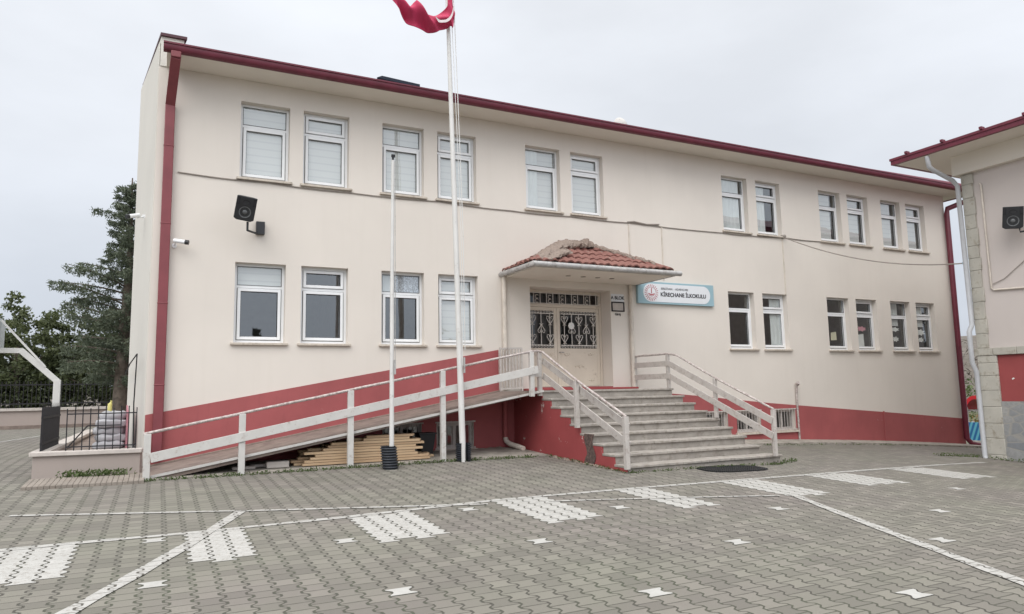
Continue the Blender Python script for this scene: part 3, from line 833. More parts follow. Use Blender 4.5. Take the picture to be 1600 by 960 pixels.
# ---- entrance door
door = empty("entrance_door", (7.5, DD, DZ0), None, None); door.parent = bld; door.location = Vector((7.5, DD, DZ0)) - bld.location
y = DD
DXL, DXR = DX0 - 0.02, DX1 - 0.004
mb = MB(); t = 0.07
XM = 7.40                 # meeting stile between the narrow and the wide leaf
ZT = 3.40                 # transom bar
mb.box(DXL, DXL + t, y, y + 0.08, DZ0, DZ1); mb.box(DXR - t, DXR, y, y + 0.08, DZ0, DZ1)
mb.box(DXL + t, DXR - t, y, y + 0.08, DZ1 - t, DZ1 - 0.002); mb.box(DXL + t, DXR - t, y, y + 0.08, ZT, ZT + 0.08)
mb.build("door_frame", MAT['door'], door, bev=0.006)
def leaf(x0, x1):
    m = MB(); y0, y1 = y + 0.01, y + 0.055; s = 0.085; zb, zt = DZ0 + 0.01, ZT - 0.004; zp = 2.40
    m.box(x0, x0 + s, y0, y1, zb, zt); m.box(x1 - s, x1, y0, y1, zb, zt); m.box(x0 + s, x1 - s, y0, y1, zt - s, zt); m.box(x0 + s, x1 - s, y0, y1, zb, zp)
    o = m.build("door_leaf", MAT['door'], door, bev=0.004)
    # pressed ornaments on the lower panel
    m = MB()
    cx = (x0 + x1) / 2; w = (x1 - x0)
    def orn(px, pz, sc, flip=1):
        for q in (-1, 1):
            m.tube([(px, y0 - 0.004, pz), (px + q * 0.06 * sc, y0 - 0.006, pz + 0.05 * sc * flip), (px + q * 0.13 * sc, y0 - 0.004, pz + 0.03 * sc * flip), (px + q * 0.10 * sc, y0 - 0.004, pz + 0.005)], 0.010, 6)
        m.tube([(px, y0 - 0.004, pz - 0.02 * flip), (px, y0 - 0.006, pz + 0.05 * flip * sc)], 0.012, 6)
    orn(cx, 1.93, 1.0)
    for qx in (-1, 1):
        orn(cx + qx * w * 0.28, 2.26, 0.6, -1); orn(cx + qx * w * 0.28, 1.60, 0.6)
    m.build("panel_ornament", MAT['door'], o)
    return o, (x0 + s, x1 - s, zp, zt - s)
def heart(m, x, z, sc, yy, flip=1):
    for q in (-1, 1):
        P = [(0, -0.13), (0.05, -0.06), (0.095, 0.01), (0.085, 0.06), (0.045, 0.065), (0.02, 0.03), (0.04, 0.005)]
        m.tube([(x + q * a * sc, yy, z + b * sc * flip) for a, b in P], 0.0085, 6)
    m.tube([(x - 0.05 * sc, yy, z - 0.155 * sc * flip), (x, yy, z - 0.125 * sc * flip), (x + 0.05 * sc, yy, z - 0.155 * sc * flip)], 0.008, 6)
def grille(m, x0, x1, z0, z1, nb):
    yy = y - 0.012
    for zz in (z0 + 0.07, z1 - 0.07): m.bar((x0, yy, zz), (x1, yy, zz), 0.012, 0.018)
    for zz in (z0 + 0.035, z1 - 0.035):
        k = int((x1 - x0) / 0.075)
        for i in range(k):
            cx = x0 + (i + 0.5) * (x1 - x0) / k
            m.tube([(cx + 0.024 * math.cos(a), yy, zz + 0.024 * math.sin(a)) for a in np.linspace(0, 2 * math.pi, 9)], 0.006, 5, caps=False)
    for i in range(nb):
        x = x0 + (i + 0.5) * (x1 - x0) / nb
        m.tube([(x, yy, z0 + 0.06), (x, yy, z1 - 0.06)], 0.010, 6)
        if i % 2 == 0: heart(m, x, z1 - 0.20, 1.0, yy - 0.01); heart(m, x, z0 + 0.26, 1.0, yy - 0.01)
        else: heart(m, x, (z0 + z1) / 2 - 0.02, 1.0, yy - 0.01, -1)
l1, p1 = leaf(DXL + t + 0.004, XM - 0.003)
l2, p2 = leaf(XM + 0.003, DXR - t - 0.004)
for l, p, nb in ((l1, p1, 3), (l2, p2, 5)):
    m = MB(); grille(m, p[0], p[1], p[2], p[3], nb); m.build("grille", MAT['grille'], l)
    m = MB(); m.quad((p[0], y + 0.035, p[2]), (p[1], y + 0.035, p[2]), (p[1], y + 0.035, p[3]), (p[0], y + 0.035, p[3])); m.build("pane", MAT['door_glass'], l, recalc=False)
mb = MB(); mb.tube([(XM + 0.05, y + 0.005, 2.30), (XM + 0.05, y - 0.05, 2.30), (XM + 0.15, y - 0.05, 2.29)], 0.011, 8); mb.build("handle", MAT['steel'], l2)
tr = MB(); tr.quad((DXL + t, y + 0.05, ZT + 0.08), (DXR - t, y + 0.05, ZT + 0.08), (DXR - t, y + 0.05, DZ1 - t), (DXL + t, y + 0.05, DZ1 - t)); trw = tr.build("transom_pane", MAT['door_glass'], door, recalc=False)
mb = MB()
for i in range(12):
    x = DXL + t + (DXR - DXL - 2 * t) * (i + 0.5) / 12
    mb.tube([(x, y - 0.012, ZT + 0.06), (x, y - 0.012, DZ1 - 0.05)], 0.009, 6)
    if i % 2: 
        for zz in (ZT + 0.15, ZT + 0.25): mb.tube([(x + 0.09 + 0.045 * math.cos(a), y - 0.012, zz + 0.045 * math.sin(a)) for a in np.linspace(0.6, 5.4, 8)], 0.007, 5)
for zz in (ZT + 0.09, DZ1 - 0.08): mb.bar((DXL + t, y - 0.012, zz), (DXR - t, y - 0.012, zz), 0.012, 0.014)
mb.build("transom_grille", MAT['grille'], door)
# paper rose
m = MB()
for k in range(8):
    a = k * math.pi / 4; m.bar((7.78, y - 0.03, 2.95), (7.78 + 0.085 * math.cos(a), y - 0.035, 2.95 + 0.085 * math.sin(a)), 0.05, 0.012, (0, 1, 0))
m.build("paper_flower", MAT['paper_white'], l2)

# ---- canopy over the door: hipped tile roof with mortar hips
can = empty("canopy", (7.6, 0, 4.0), None, None); can.parent = bld; can.location = Vector((7.6, 0, 4.0)) - bld.location
CX0, CX1, CY = 5.78, 9.42, -1.50
mb = MB(); mb.box(CX0, CX1, CY, -0.003, 3.985, 4.09)
slab = mb.build("canopy_slab", MAT['soffit'], can, bev=0.008)
mb = MB()
for x in (7.05, 7.45, 7.85, 8.25): mb.tube([(x, -0.75, 3.975), (x, -0.75, 3.9849)], 0.06, 14)
mb.build("ceiling_lamp", MAT['concrete'], can)
APX = (7.55, -0.02, 4.93)
def tiles(m, e0, e1, apex, rows=5, per=0.19):
    e0, e1, apex = Vector(e0), Vector(e1), Vector(apex)
    edge = e1 - e0; L = edge.length; ed = edge.normalized()
    foot = e0 + ed * (apex - e0).dot(ed); upv = apex - foot; H = upv.length; un = upv.normalized(); nn = ed.cross(un).normalized()
    if nn.z < 0: nn = -nn
    t0 = (apex - e0).dot(ed)
    nr = rows
    for r in range(nr):
        v0, v1 = r / nr, (r + 1) / nr
        a = t0 * v0; b = L - (L - t0) * v0
        a1 = t0 * v1; b1 = L - (L - t0) * v1
        k = max(1, int((b - a) / per))
        off = -0.0
        for i in range(k):
            u0 = a + (b - a) * i / k; u1 = a + (b - a) * (i + 1) / k
            seg = 5
            jit = random.uniform(-0.012, 0.012)
            i0 = len(m.v)
            for s in range(seg + 1):
                q = s / seg; uu = u0 + (u1 - u0) * q
                ht = 0.03 + 0.040 * math.sin(q * math.pi) + jit
                lo = e0 + ed * uu + un * (H * v0 - 0.02 + jit) + nn * (ht + 0.03)
                u2 = min(max(uu, a1), b1)
                hi = e0 + ed * (uu * 0.5 + u2 * 0.5 if r < nr - 1 else u2) + un * (H * v1) + nn * ht
                m.v.append(tuple(lo)); m.v.append(tuple(hi))
            for s in range(seg):
                m.f.append((i0 + 2 * s, i0 + 2 * s + 2, i0 + 2 * s + 3, i0 + 2 * s + 1)); m.sm.append(True)
            # front lip of the tile
            for s in range(seg):
                p0 = Vector(m.v[i0 + 2 * s]); p1 = Vector(m.v[i0 + 2 * s + 2])
                m.quad(p0, p1, p1 - nn * 0.035, p0 - nn * 0.035)
mb = MB()
Z0 = 4.10
tiles(mb, (CX0 - 0.02, CY - 0.02, Z0), (CX1 + 0.02, CY - 0.02, Z0), APX)
tiles(mb, (CX0 - 0.02, -0.01, Z0), (CX0 - 0.02, CY - 0.02, Z0), APX, 5)
tiles(mb, (CX1 + 0.02, CY - 0.02, Z0), (CX1 + 0.02, -0.01, Z0), APX, 5)
mb.quad((CX0 - 0.02, CY - 0.02, Z0), (CX1 + 0.02, CY - 0.02, Z0), APX); mb.quad((CX0 - 0.02, 0, Z0), (CX0 - 0.02, CY - 0.02, Z0), APX); mb.quad((CX1 + 0.02, CY - 0.02, Z0), (CX1 + 0.02, 0, Z0), APX)
mb.build("tile_roof", MAT['tile'], can, recalc=False)
from mathutils import noise as mnoise
def lump(m, a, b, w, h, n=26, seed=0):
    a, b = Vector(a), Vector(b); d = (b - a).normalized(); sd = d.cross(Vector((0, 0, 1))).normalized()
    n = n * 3
    def fn(u, v):
        c = a.lerp(b, u); ang = math.pi * v
        q = Vector((u * (b - a).length * 5 + seed * 7, v * 2.2, seed)); k1 = mnoise.noise(q); k2 = mnoise.noise(q * 3.1) + 0.8 * mnoise.noise(q * 9.3)
        e_ = min(1.0, 4 * u + 0.25, 4 * (1 - u) + 0.25)
        f_ = (1 + 0.42 * k1 + 0.30 * k2) * e_
        return c + sd * (math.cos(ang) * w * f_) + Vector((0, 0, 1)) * (math.sin(ang) * h * f_ - 0.05)
    m.grid(n, 16, fn, smooth=False)
mb = MB()
lump(mb, (CX0 + 0.02, CY + 0.02, Z0 + 0.07), Vector(APX) + Vector((0, -0.1, 0.06)), 0.20, 0.13, 26, 1)
lump(mb, (CX1 + 0.0, CY + 0.0, Z0 + 0.07), Vector(APX) + Vector((0, -0.1, 0.06)), 0.10, 0.09, 30, 2)
lump(mb, (CX0 - 0.05, -0.06, Z0 + 0.02), Vector(APX) + Vector((-0.2, -0.03, 0.0)), 0.10, 0.06, 26, 3)
lump(mb, Vector(APX) + Vector((-0.55, -0.38, -0.26)), Vector(APX) + Vector((0.40, -0.30, -0.13)), 0.34, 0.20, 14, 4)
lump(mb, Vector(APX) + Vector((-0.3, -0.08, -0.06)), Vector(APX) + Vector((0.36, -0.10, -0.08)), 0.22, 0.14, 12, 5)
lump(mb, (CX0 + 0.10, CY + 0.04, Z0 + 0.05), (CX0 + 1.15, CY + 0.62, Z0 + 0.42), 0.26, 0.13, 14, 6)
mb.build("mortar_ridge", MAT['mortar'], can, recalc=False)
mb = MB()
mb.tube([(CX0 - 0.09, 0.0, 4.05), (CX0 - 0.07, CY - 0.07, 4.05), (CX1 + 0.22, CY - 0.07, 4.05)], 0.06, 12)
mb.tube([(CX1 + 0.09, CY - 0.0, 4.06), (CX1 + 0.09, -0.02, 4.06)], 0.07, 12)
mb.build("gutter", MAT['steel'], can)
mb = MB()
mb.tube([(CX0 - 0.04, -0.06, 4.02), (CX0 - 0.04, -0.06, 2.3), (CX0 - 0.04, -0.06, 1.40)], 0.055, 12)
mb.build("downspout", MAT['conduit'], can)
mb = MB(); mb.tube([(5.70, -0.10, 1.26), (5.69, -0.10, 0.36)], 0.055, 12); ds_ = mb.build("downspout", MAT['red'], can)
mb = MB(); mb.tube([(5.69, -0.10, 0.359), (5.70, -0.12, 0.28), (5.74, -0.22, 0.22), (5.80, -0.75, 0.15)], 0.056, 12); mb.build("outlet_bend", MAT['conduit'], ds_)
mb = MB()
mb.tube([(9.28, -0.07, 3.98), (9.26, -0.07, 2.2), (9.26, -0.07, 1.40)], 0.05, 12)
for z in (3.25, 2.3): mb.tube([(9.26, -0.07, z), (9.26, -0.07, z + 0.04)], 0.062, 12)
mb.build("downspout", MAT['conduit'], can)

# ------------------------------------------------------------------ staircase
stc = empty("staircase", (7.7, -2.8, g(7.7, -4.3)), "wide concrete entrance steps with chipped red side wall below the school door", "staircase")
SX0, SX1 = 5.95, 9.40
LZ, RISE, RUN, LY = 1.38, 0.164, 0.37, -1.35
mb = MB(); mb.box(SX0 + 0.03, SX1, LY, -0.025, -0.6, LZ - 0.045); mb.build("landing_block", MAT['step'], stc)
mb = MB(); mb.box(5.60, SX1 + 0.03, LY - 0.03, -0.02, LZ - 0.045, LZ); mb.build("landing_slab", MAT['tread'], stc, bev=0.01)
for j in range(1, 9):
    zt = LZ - RISE * j; y1 = LY - RUN * (j - 1); y0 = LY - RUN * j
    ex_ = 0.16 if j == 8 else 0.0
    m = MB(); m.box(SX0 + 0.03, SX1 + ex_, y0, y1 - 0.001, -0.6, zt - 0.046)
    st = m.build("step", MAT['step'], stc)
    m = MB()
    nseg = 6
    for k in range(nseg):
        xa = SX0 - 0.005 + (SX1 + ex_ + 0.035 - SX0) * k / nseg; xb = SX0 - 0.005 + (SX1 + ex_ + 0.035 - SX0) * (k + 1) / nseg - 0.004
        dz = random.uniform(-0.004, 0.004); dy = random.uniform(-0.008, 0.008)
        m.box(xa, xb, y0 - 0.035 + dy, y1 - 0.002, zt - 0.045, zt + dz)
    m.build("tread", MAT['tread'], st, bev=0.008)
mb = MB()   # stepped red side wall
poly = [(-0.03, -0.5), (-0.03, LZ - 0.047)]
poly.append((LY, LZ - 0.047))
for j in range(1, 9):
    zt = LZ - RISE * j - 0.048; y1 = LY - RUN * (j - 1); y0 = LY - RUN * j
    poly += [(y1, zt), (y0, zt)]
poly += [(LY - RUN * 8, -0.5)]
i = len(mb.v)
# split into convex columns
mb.prism([(-0.03, -0.5), (-0.03, LZ - 0.047), (LY, LZ - 0.047), (LY, -0.5)], 'x', SX0 - 0.0, SX0 + 0.028)
for j in range(1, 9):
    zt = LZ - RISE * j - 0.048; y1 = LY - RUN * (j - 1); y0 = LY - RUN * j
    mb.prism([(y1, -0.5), (y1, zt), (y0, zt), (y0, -0.5)], 'x', SX0, SX0 + 0.028)
mb.build("side_wall", MAT['red_chip'], stc, recalc=True)
mb = MB()   # broken patch in the side wall, dark exposed rubble
r = random.Random(5)
mb.grid(10, 14, lambda u, v: (SX0 - 0.004 - 0.012 * r.random(), -3.02 - 0.30 * u + 0.05 * math.sin(v * 9 + u), -0.12 + 0.68 * v))
mb.build("broken_patch", simple("exposed_rubble", (0.11, 0.075, 0.065), 0.95, 0.5, 18, bumpy=0.8), stc)
mb = MB()
lump(mb, (SX0 - 0.01, -0.4, g(5.9, -0.4)), (SX0 - 0.01, -4.28, g(5.9, -4.28)), 0.07, 0.07, 30, 11)
mb.build("mortar_fillet", MAT['mortar'], stc, recalc=False)
mb = MB(); mb.box(6.15, 9.15, -0.42, -0.003, LZ + 0.002, LZ + 0.050); mb.box(DX0 + 0.003, DX1 - 0.003, -0.003, DD, LZ + 0.01, LZ + 0.078)
mb.build("threshold", MAT['red_chip'], stc, bev=0.008)

# ------------------------------------------------------------------ ramp
rmp = empty("wheelchair_ramp", (2.0, -0.7, g(2, -0.7)), "long sloping concrete ramp along the red base up to the entrance landing", "ramp")
rz = lambda x: 1.38 - 0.175 * (5.6 - x)
mb = MB()
x0, x1, yo, yi = -1.62, 5.6, -1.45, -0.021
mb.hexa([(x0, yo, rz(x0) - 0.14), (x1, yo, rz(x1) - 0.10), (x1, yi, rz(x1) - 0.10), (x0, yi, rz(x0) - 0.10), (x0, yo, rz(x0) - 0.04), (x1, yo, rz(x1)), (x1, yi, rz(x1)), (x0, yi, rz(x0))])
mb.build("deck", MAT['deck'], rmp)
mb = MB()
mb.hexa([(x0, yo - 0.035, rz(x0) - 0.07), (x1 + 0.33, yo - 0.035, rz(x1) - 0.03), (x1 + 0.33, yo - 0.002, rz(x1) - 0.03), (x0, yo - 0.002, rz(x0) - 0.07), (x0, yo - 0.035, rz(x0) - 0.028), (x1 + 0.33, yo - 0.035, rz(x1) + 0.012), (x1 + 0.33, yo - 0.002, rz(x1) + 0.012), (x0, yo - 0.002, rz(x0) - 0.028)])
mb.build("edge_trim", MAT['rail'], rmp)
mb = MB()
mb.hexa([(x0, yi - 0.03, rz(x0) + 0.002), (x1, yi - 0.03, rz(x1) + 0.002), (x1, yi, rz(x1) + 0.002), (x0, yi, rz(x0) + 0.002), (x0, yi - 0.03, rz(x0) + 0.025), (x1, yi - 0.03, rz(x1) + 0.025), (x1, yi, rz(x1) + 0.03), (x0, yi, rz(x0) + 0.03)])
mb.build("wall_fillet", MAT['mortar'], rmp)

# handrails
def wob(pts_, amp=0.006, n=10):
    o = []
    for a, b in zip(pts_[:-1], pts_[1:]):
        for k in range(n):
            p = Vector(a).lerp(Vector(b), k / n); o.append(p + Vector((0, random.uniform(-amp, amp), random.uniform(-amp, amp))))
    o.append(Vector(pts_[-1])); return o
hr = empty("handrail", (2.0, -1.5, g(2, -1.5)), "long white wooden handrail climbing the ramp edge beside the red base", "handrail", "white handrails at the entrance")
RY = -1.535
tz = lambda x: 0.815 + 0.1958 * (x + 1.41)
for x in (-1.41, 0.02, 1.87, 3.66, 5.62):
    m = MB(); zb = g(x, RY) - 0.05 if x < 5 else 1.26
    wd = 0.105 if x < 3 else 0.095
    m.box(x - wd / 2, x + wd / 2, RY - 0.045, RY + 0.045, zb, tz(x) - 0.01); m.build("post", MAT['rail'], hr, bev=0.006)
m = MB(); m.tube(wob([(-1.47, RY, tz(-1.47)), (5.62, RY, tz(5.62)), (5.88, -1.40, 2.21)], 0.004, 16), 0.024, 8); m.build("top_rail", MAT['rail_worn'], hr)
m = MB(); m.bar((-1.36, RY - 0.055, tz(-1.36) - 0.40), (5.75, RY - 0.055, tz(5.75) - 0.40), 0.025, 0.155); m.build("board", MAT['rail'], hr, bev=0.004)
m = MB(); m.bar((5.62, RY - 0.0, 1.74), (5.88, -1.44, 1.74), 0.02, 0.14); m.build("board", MAT['rail'], hr)

hl = empty("handrail", (5.88, -2.9, g(5.9, -2.9)), "white two board handrail down the left side of the steps", "handrail", "white handrails at the entrance")
lp = [(-1.40, 1.27, 2.21), (-2.85, 0.66, 1.56), (-4.42, 0.02, 0.91)]
for (yy, zb, zt) in lp:
    m = MB(); m.box(5.84, 5.925, yy - 0.04, yy + 0.04, zb, zt); m.build("post", MAT['rail_dull'], hl, bev=0.006)
m = MB(); m.tube(wob([(5.88, -1.40, 2.21), (5.88, -1.55, 2.18), (5.88, -2.85, 1.575), (5.88, -4.45, 0.905)], 0.004, 8), 0.024, 8); m.build("top_rail", MAT['rail_worn'], hl)
for d in (0.19, 0.50):
    m = MB(); m.bar((5.955, -1.42, 2.19 - d), (5.955, -4.42, 0.915 - d), 0.024, 0.135); m.build("board", MAT['rail_dull'], hl, bev=0.004)

hrr = empty("handrail", (9.3, -2.2, g(9.3, -2.9)), "white two board handrail down the right side of the steps with level top section", "handrail", "white handrails at the entrance")
HX = 9.33
for (yy, zb, zt) in ((-0.06, LZ, 2.17), (-1.33, LZ, 2.16), (-2.86, 0.74, 1.57), (-4.42, 0.05, 0.93)):
    m = MB(); m.box(HX - 0.035, HX + 0.035, yy - 0.035, yy + 0.035, zb, zt); m.build("post", MAT['rail_dull'], hrr, bev=0.006)
m = MB(); m.tube(wob([(HX, -0.06, 2.18), (HX, -1.33, 2.175), (HX, -1.62, 2.14), (HX, -2.86, 1.585), (HX, -4.45, 0.935)], 0.004, 7), 0.022, 8); m.build("top_rail", MAT['rail_worn'], hrr)
for d in (0.21, 0.50):
    m = MB(); m.bar((HX - 0.05, -0.03, 2.16 - d), (HX - 0.05, -1.42, 2.16 - d), 0.022, 0.125); m.build("board", MAT['rail_dull'], hrr, bev=0.004)
    m = MB(); m.bar((HX - 0.05, -1.42, 2.16 - d), (HX - 0.05, -4.44, 0.93 - d), 0.022, 0.135); m.build("board", MAT['rail_dull'], hrr, bev=0.004)

gt = empty("gate_panel", (5.83, -0.2, 1.38), "small white barred gate standing against the wall at the head of the ramp", "gate")
m = MB()
for z in (1.43, 2.33): m.bar((5.56, -0.17, z), (6.10, -0.17, z + 0.02), 0.03, 0.035)
for x in (5.56, 6.10): m.bar((x, -0.17, 1.385), (x, -0.17, 2.36), 0.035, 0.035)
m.build("gate_frame", MAT['rail_dull'], gt)
for k in range(6):
    m = MB(); x = 5.56 + 0.54 * (k + 1) / 7; m.bar((x, -0.17, 1.44), (x, -0.17, 2.33), 0.028, 0.02); m.build("bar", MAT['rail_dull'], gt)

# ------------------------------------------------------------------ apron slabs (structure)
def apron(name, x0, x1, y0f, y1, h, mat, n=40):
    m = MB()
    r = random.Random(9)
    jit = [r.uniform(-0.05, 0.05) for _ in range(n + 1)]
    for k in range(n):
        xa, xb = x0 + (x1 - x0) * k / n, x0 + (x1 - x0) * (k + 1) / n
        ya, yb = y0f(xa) + jit[k], y0f(xb) + jit[k + 1]
        m.quad((xa, ya, g(xa, ya) + h), (xb, yb, g(xb, yb) + h), (xb, y1, g(xb, y1) + h + 0.01), (xa, y1, g(xa, y1) + h + 0.01))
        m.quad((xa, ya, g(xa, ya) - 0.1), (xb, yb, g(xb, yb) - 0.1), (xb, yb, g(xb, yb) + h), (xa, ya, g(xa, ya) + h))
    return tag(m.build(name, mat, recalc=False), kind='structure')
apron("pavement", 9.62, 23.2, lambda x: -0.95 - 0.12 * math.sin(x * 0.7), -0.0185, 0.05, MAT['concrete'])
apron("pavement", -1.6, 5.94, lambda x: -1.56, -0.0185, 0.025, MAT['concrete'])

mb = MB()
lump(mb, (9.7, -0.03, g(9.7, 0) + 0.05), (14.6, -0.03, g(14.6, 0) + 0.05), 0.10, 0.07, 30, 12)
mb.build("mortar_fillet", MAT['mortar'], bld, recalc=False)
mb = MB()
lump(mb, (14.9, -0.03, g(14.9, 0) + 0.05), (22.3, -0.03, g(22.3, 0) + 0.05), 0.12, 0.06, 40, 13)
mb.build("mortar_fillet", MAT['mortar'], bld, recalc=False)
mb = MB()
lump(mb, (4.3, -0.03, g(4.3, 0) + 0.03), (5.9, -0.03, g(5.9, 0) + 0.03), 0.06, 0.06, 14, 14)
mb.build("mortar_fillet", MAT['mortar'], bld, recalc=False)

# ------------------------------------------------------------------ things on the facade
def text_mesh(name, txt, size, loc, mat, parent, normal='-y', bold=False, align='LEFT', ext=0.002):
    cu = bpy.data.curves.new(name, 'FONT'); cu.body = txt; cu.size = size; cu.extrude = ext; cu.align_x = align
    if bold: cu.offset = size * 0.03
    to = bpy.data.objects.new(name, cu); COL.objects.link(to)
    bpy.context.view_layer.update()
    dg = bpy.context.evaluated_depsgraph_get()
    me = bpy.data.meshes.new_from_object(to.evaluated_get(dg))
    bpy.data.objects.remove(to); bpy.data.curves.remove(cu)
    me.materials.clear(); me.materials.append(mat)
    o = bpy.data.objects.new(name, me); COL.objects.link(o)
    o.rotation_euler = (R_(90), 0, 0) if normal == '-y' else (R_(90), 0, R_(-90))
    if parent: o.parent = parent; o.location = Vector(loc) - world_loc(parent)
    else: o.location = loc
    return o
sg = empty("school_sign", (10.74, 0, 3.8), "light blue school name board with white oval panel and round red emblem", "sign")
mb = MB(); mb.box(9.49, 11.99, -0.075, -0.002, 3.53, 4.10); mb.build("sign_board", MAT['blue_sign'], sg, bev=0.006)
mb = MB(); rr = 0.235; zc = 3.815
poly = [(9.66 + rr + rr * math.cos(a), zc + rr * math.sin(a)) for a in np.linspace(math.pi / 2, 3 * math.pi / 2, 20)] + [(11.86 - rr + rr * math.cos(a), zc + rr * math.sin(a)) for a in np.linspace(-math.pi / 2, math.pi / 2, 20)]
mb.prism(poly, 'y', -0.081, -0.0765); mb.build("white_panel", MAT['sign_white'], sg)
mb = MB(); ecx, ez = 9.915, zc
for k in range(22):
    a = 2 * math.pi * k / 22
    mb.bar((ecx + 0.165 * math.cos(a), -0.0835, ez + 0.165 * math.sin(a)), (ecx + 0.215 * math.cos(a), -0.0835, ez + 0.215 * math.sin(a)), 0.016, 0.004, (0, 1, 0))
mb.tube([(ecx + 0.145 * math.cos(a), -0.0835, ez + 0.145 * math.sin(a)) for a in np.linspace(0, 2 * math.pi, 33)], 0.005, 5, caps=False)
mb.bar((ecx, -0.0835, ez - 0.02), (ecx, -0.0835, ez + 0.09), 0.022, 0.004, (0, 1, 0))
mb.tube([(ecx, -0.0835, ez + 0.075), (ecx + 0.012, -0.0835, ez + 0.115), (ecx, -0.0835, ez + 0.13)], [0.014, 0.010, 0.003], 6)
for q in (-1, 1):
    mb.bar((ecx, -0.0835, ez - 0.055), (ecx + q * 0.10, -0.0835, ez - 0.03), 0.03, 0.004, (0, 1, 0)); mb.bar((ecx, -0.0835, ez - 0.09), (ecx + q * 0.08, -0.0835, ez - 0.075), 0.012, 0.004, (0, 1, 0))
mb.build("emblem", MAT['emblem'], sg)
text_mesh("lettering", "KİREÇHANE İLKOKULU", 0.140, (10.20, -0.0835, 3.735), MAT['ink'], sg, bold=True)
text_mesh("lettering", "SERDİVAN", 0.078, (10.22, -0.0835, 3.905), MAT['ink'], sg)
text_mesh("lettering", "- ADAPAZARI", 0.078, (10.64, -0.0835, 3.905), MAT['ink'], sg)

pl = empty("block_plate", (8.93, 0, 3.6), "small white plate reading A BLOK on the wall right of the door", "sign")
mb = MB(); mb.box(8.72, 9.10, -0.012, -0.002, 3.55, 3.74); mb.build("plate", MAT['sign_white'], pl)
text_mesh("lettering", "A BLOK", 0.115, (8.91, -0.0145, 3.605), MAT['ink'], pl, bold=True, align='CENTER')
fp = empty("framed_notice", (8.93, 0, 3.4), "small dark framed notice fixed under the white plate right of the door", "notice")
mb = MB()
for (a, b, c, d) in ((8.72, 9.10, 3.30, 3.325), (8.72, 9.10, 3.515, 3.54), (8.72, 8.745, 3.325, 3.515), (9.075, 9.10, 3.325, 3.515)): mb.box(a, b, -0.03, -0.002, c, d)
mb.build("frame", MAT['iron'], fp)
mb = MB(); mb.box(8.745, 9.075, -0.012, -0.003, 3.325, 3.515); mb.build("notice_sheet", MAT['coping'], fp)
lt = text_mesh("wall_lettering", "Giriş", 0.085, (8.91, -0.003, 3.205), MAT['iron'], None, align='CENTER', bold=True)
tag(lt, "small dark word painted on the wall under the framed notice", "lettering")

def speaker(root, roll, W_, H_, D_, tilt, c, yaw):
    # box speaker facing its local -y
    rot = Matrix.Rotation(yaw, 4, 'Z') @ Matrix.Rotation(tilt, 4, 'X') @ Matrix.Rotation(roll, 4, 'Y')
    def T(p): return tuple(Vector(c) + (rot @ Vector(p)))
    m = MB()
    pr = [(-W_ / 2, 0), (W_ / 2, 0), (W_ / 2 * 0.72, D_), (-W_ / 2 * 0.72, D_)]
    lowf = [(-W_ / 2, -H_ / 2 * 0.86), (-W_ / 2 * 0.7, -H_ / 2), (W_ / 2 * 0.7, -H_ / 2), (W_ / 2, -H_ / 2 * 0.86), (W_ / 2, H_ / 2), (-W_ / 2, H_ / 2)]
    n = len(lowf); i = len(m.v)
    m.v += [T((p[0], 0, p[1])) for p in lowf] + [T((p[0] * 0.72, D_, p[1] * 0.9)) for p in lowf]
    m.f.append(tuple(range(i, i + n))); m.f.append(tuple(i + n + k for k in reversed(range(n)))); m.sm += [False, False]
    for k in range(n): m.f.append((i + k, i + n + k, i + n + (k + 1) % n, i + (k + 1) % n)); m.sm.append(False)
    m.build("cabinet", MAT['plastic'], root, bev=0.012)
    m = MB(); m.grid(24, 3, lambda u, v: T((0.30 * W_ * (1 - 0.85 * v) * math.cos(u * 2 * math.pi), -0.006 + 0.03 * v, -H_ * 0.14 + 0.30 * W_ * (1 - 0.85 * v) * math.sin(u * 2 * math.pi))))
    m.grid(12, 4, lambda u, v: T((0.13 * W_ * math.sin(v * 1.57) * math.cos(u * 6.2832), 0.012 - 0.03 * math.cos(v * 1.57), -H_ * 0.14 + 0.13 * W_ * math.sin(v * 1.57) * math.sin(u * 6.2832))))
    m.build("woofer", simple("speaker_cone", (0.11, 0.115, 0.12), 0.6, 0.3, 20), root)
    m = MB()
    for q in (-1, 1): m.hexa([T((q * W_ * 0.40 - 0.03, -0.014, H_ * 0.14)), T((q * W_ * 0.40 + 0.03, -0.014, H_ * 0.14)), T((q * W_ * 0.40 + 0.03, -0.001, H_ * 0.14)), T((q * W_ * 0.40 - 0.03, -0.001, H_ * 0.14)), T((q * W_ * 0.40 - 0.03, -0.014, H_ * 0.46)), T((q * W_ * 0.40 + 0.03, -0.014, H_ * 0.46)), T((q * W_ * 0.40 + 0.03, -0.001, H_ * 0.46)), T((q * W_ * 0.40 - 0.03, -0.001, H_ * 0.46))])
    m.grid(16, 2, lambda u, v: T((0.2 * W_ * (1 - 0.8 * v) * math.cos(u * 6.2832), -0.004 + 0.01 * v, H_ * 0.26 + 0.10 * H_ * (1 - 0.8 * v) * math.sin(u * 6.2832))))
    m.build("horn", MAT['iron'], root)
    return T
sp = empty("loudspeaker", (0.05, -0.6, 4.85), "black loudspeaker on a bent wall bracket above the two leftmost lower windows", "loudspeaker", "outdoor loudspeakers")
T = speaker(sp, R_(8), 0.365, 0.46, 0.28, R_(22), (0.06, -0.72, 4.87), R_(-4))
m = MB(); m.tube([(0.12, -0.56, 4.66), (0.12, -0.56, 4.50), (0.34, -0.10, 4.55), (0.40, -0.05, 4.56)], 0.022, 8); m.box(0.33, 0.49, -0.10, -0.001, 4.55, 4.80); m.build("bracket", MAT['plastic'], sp, bev=0.006)

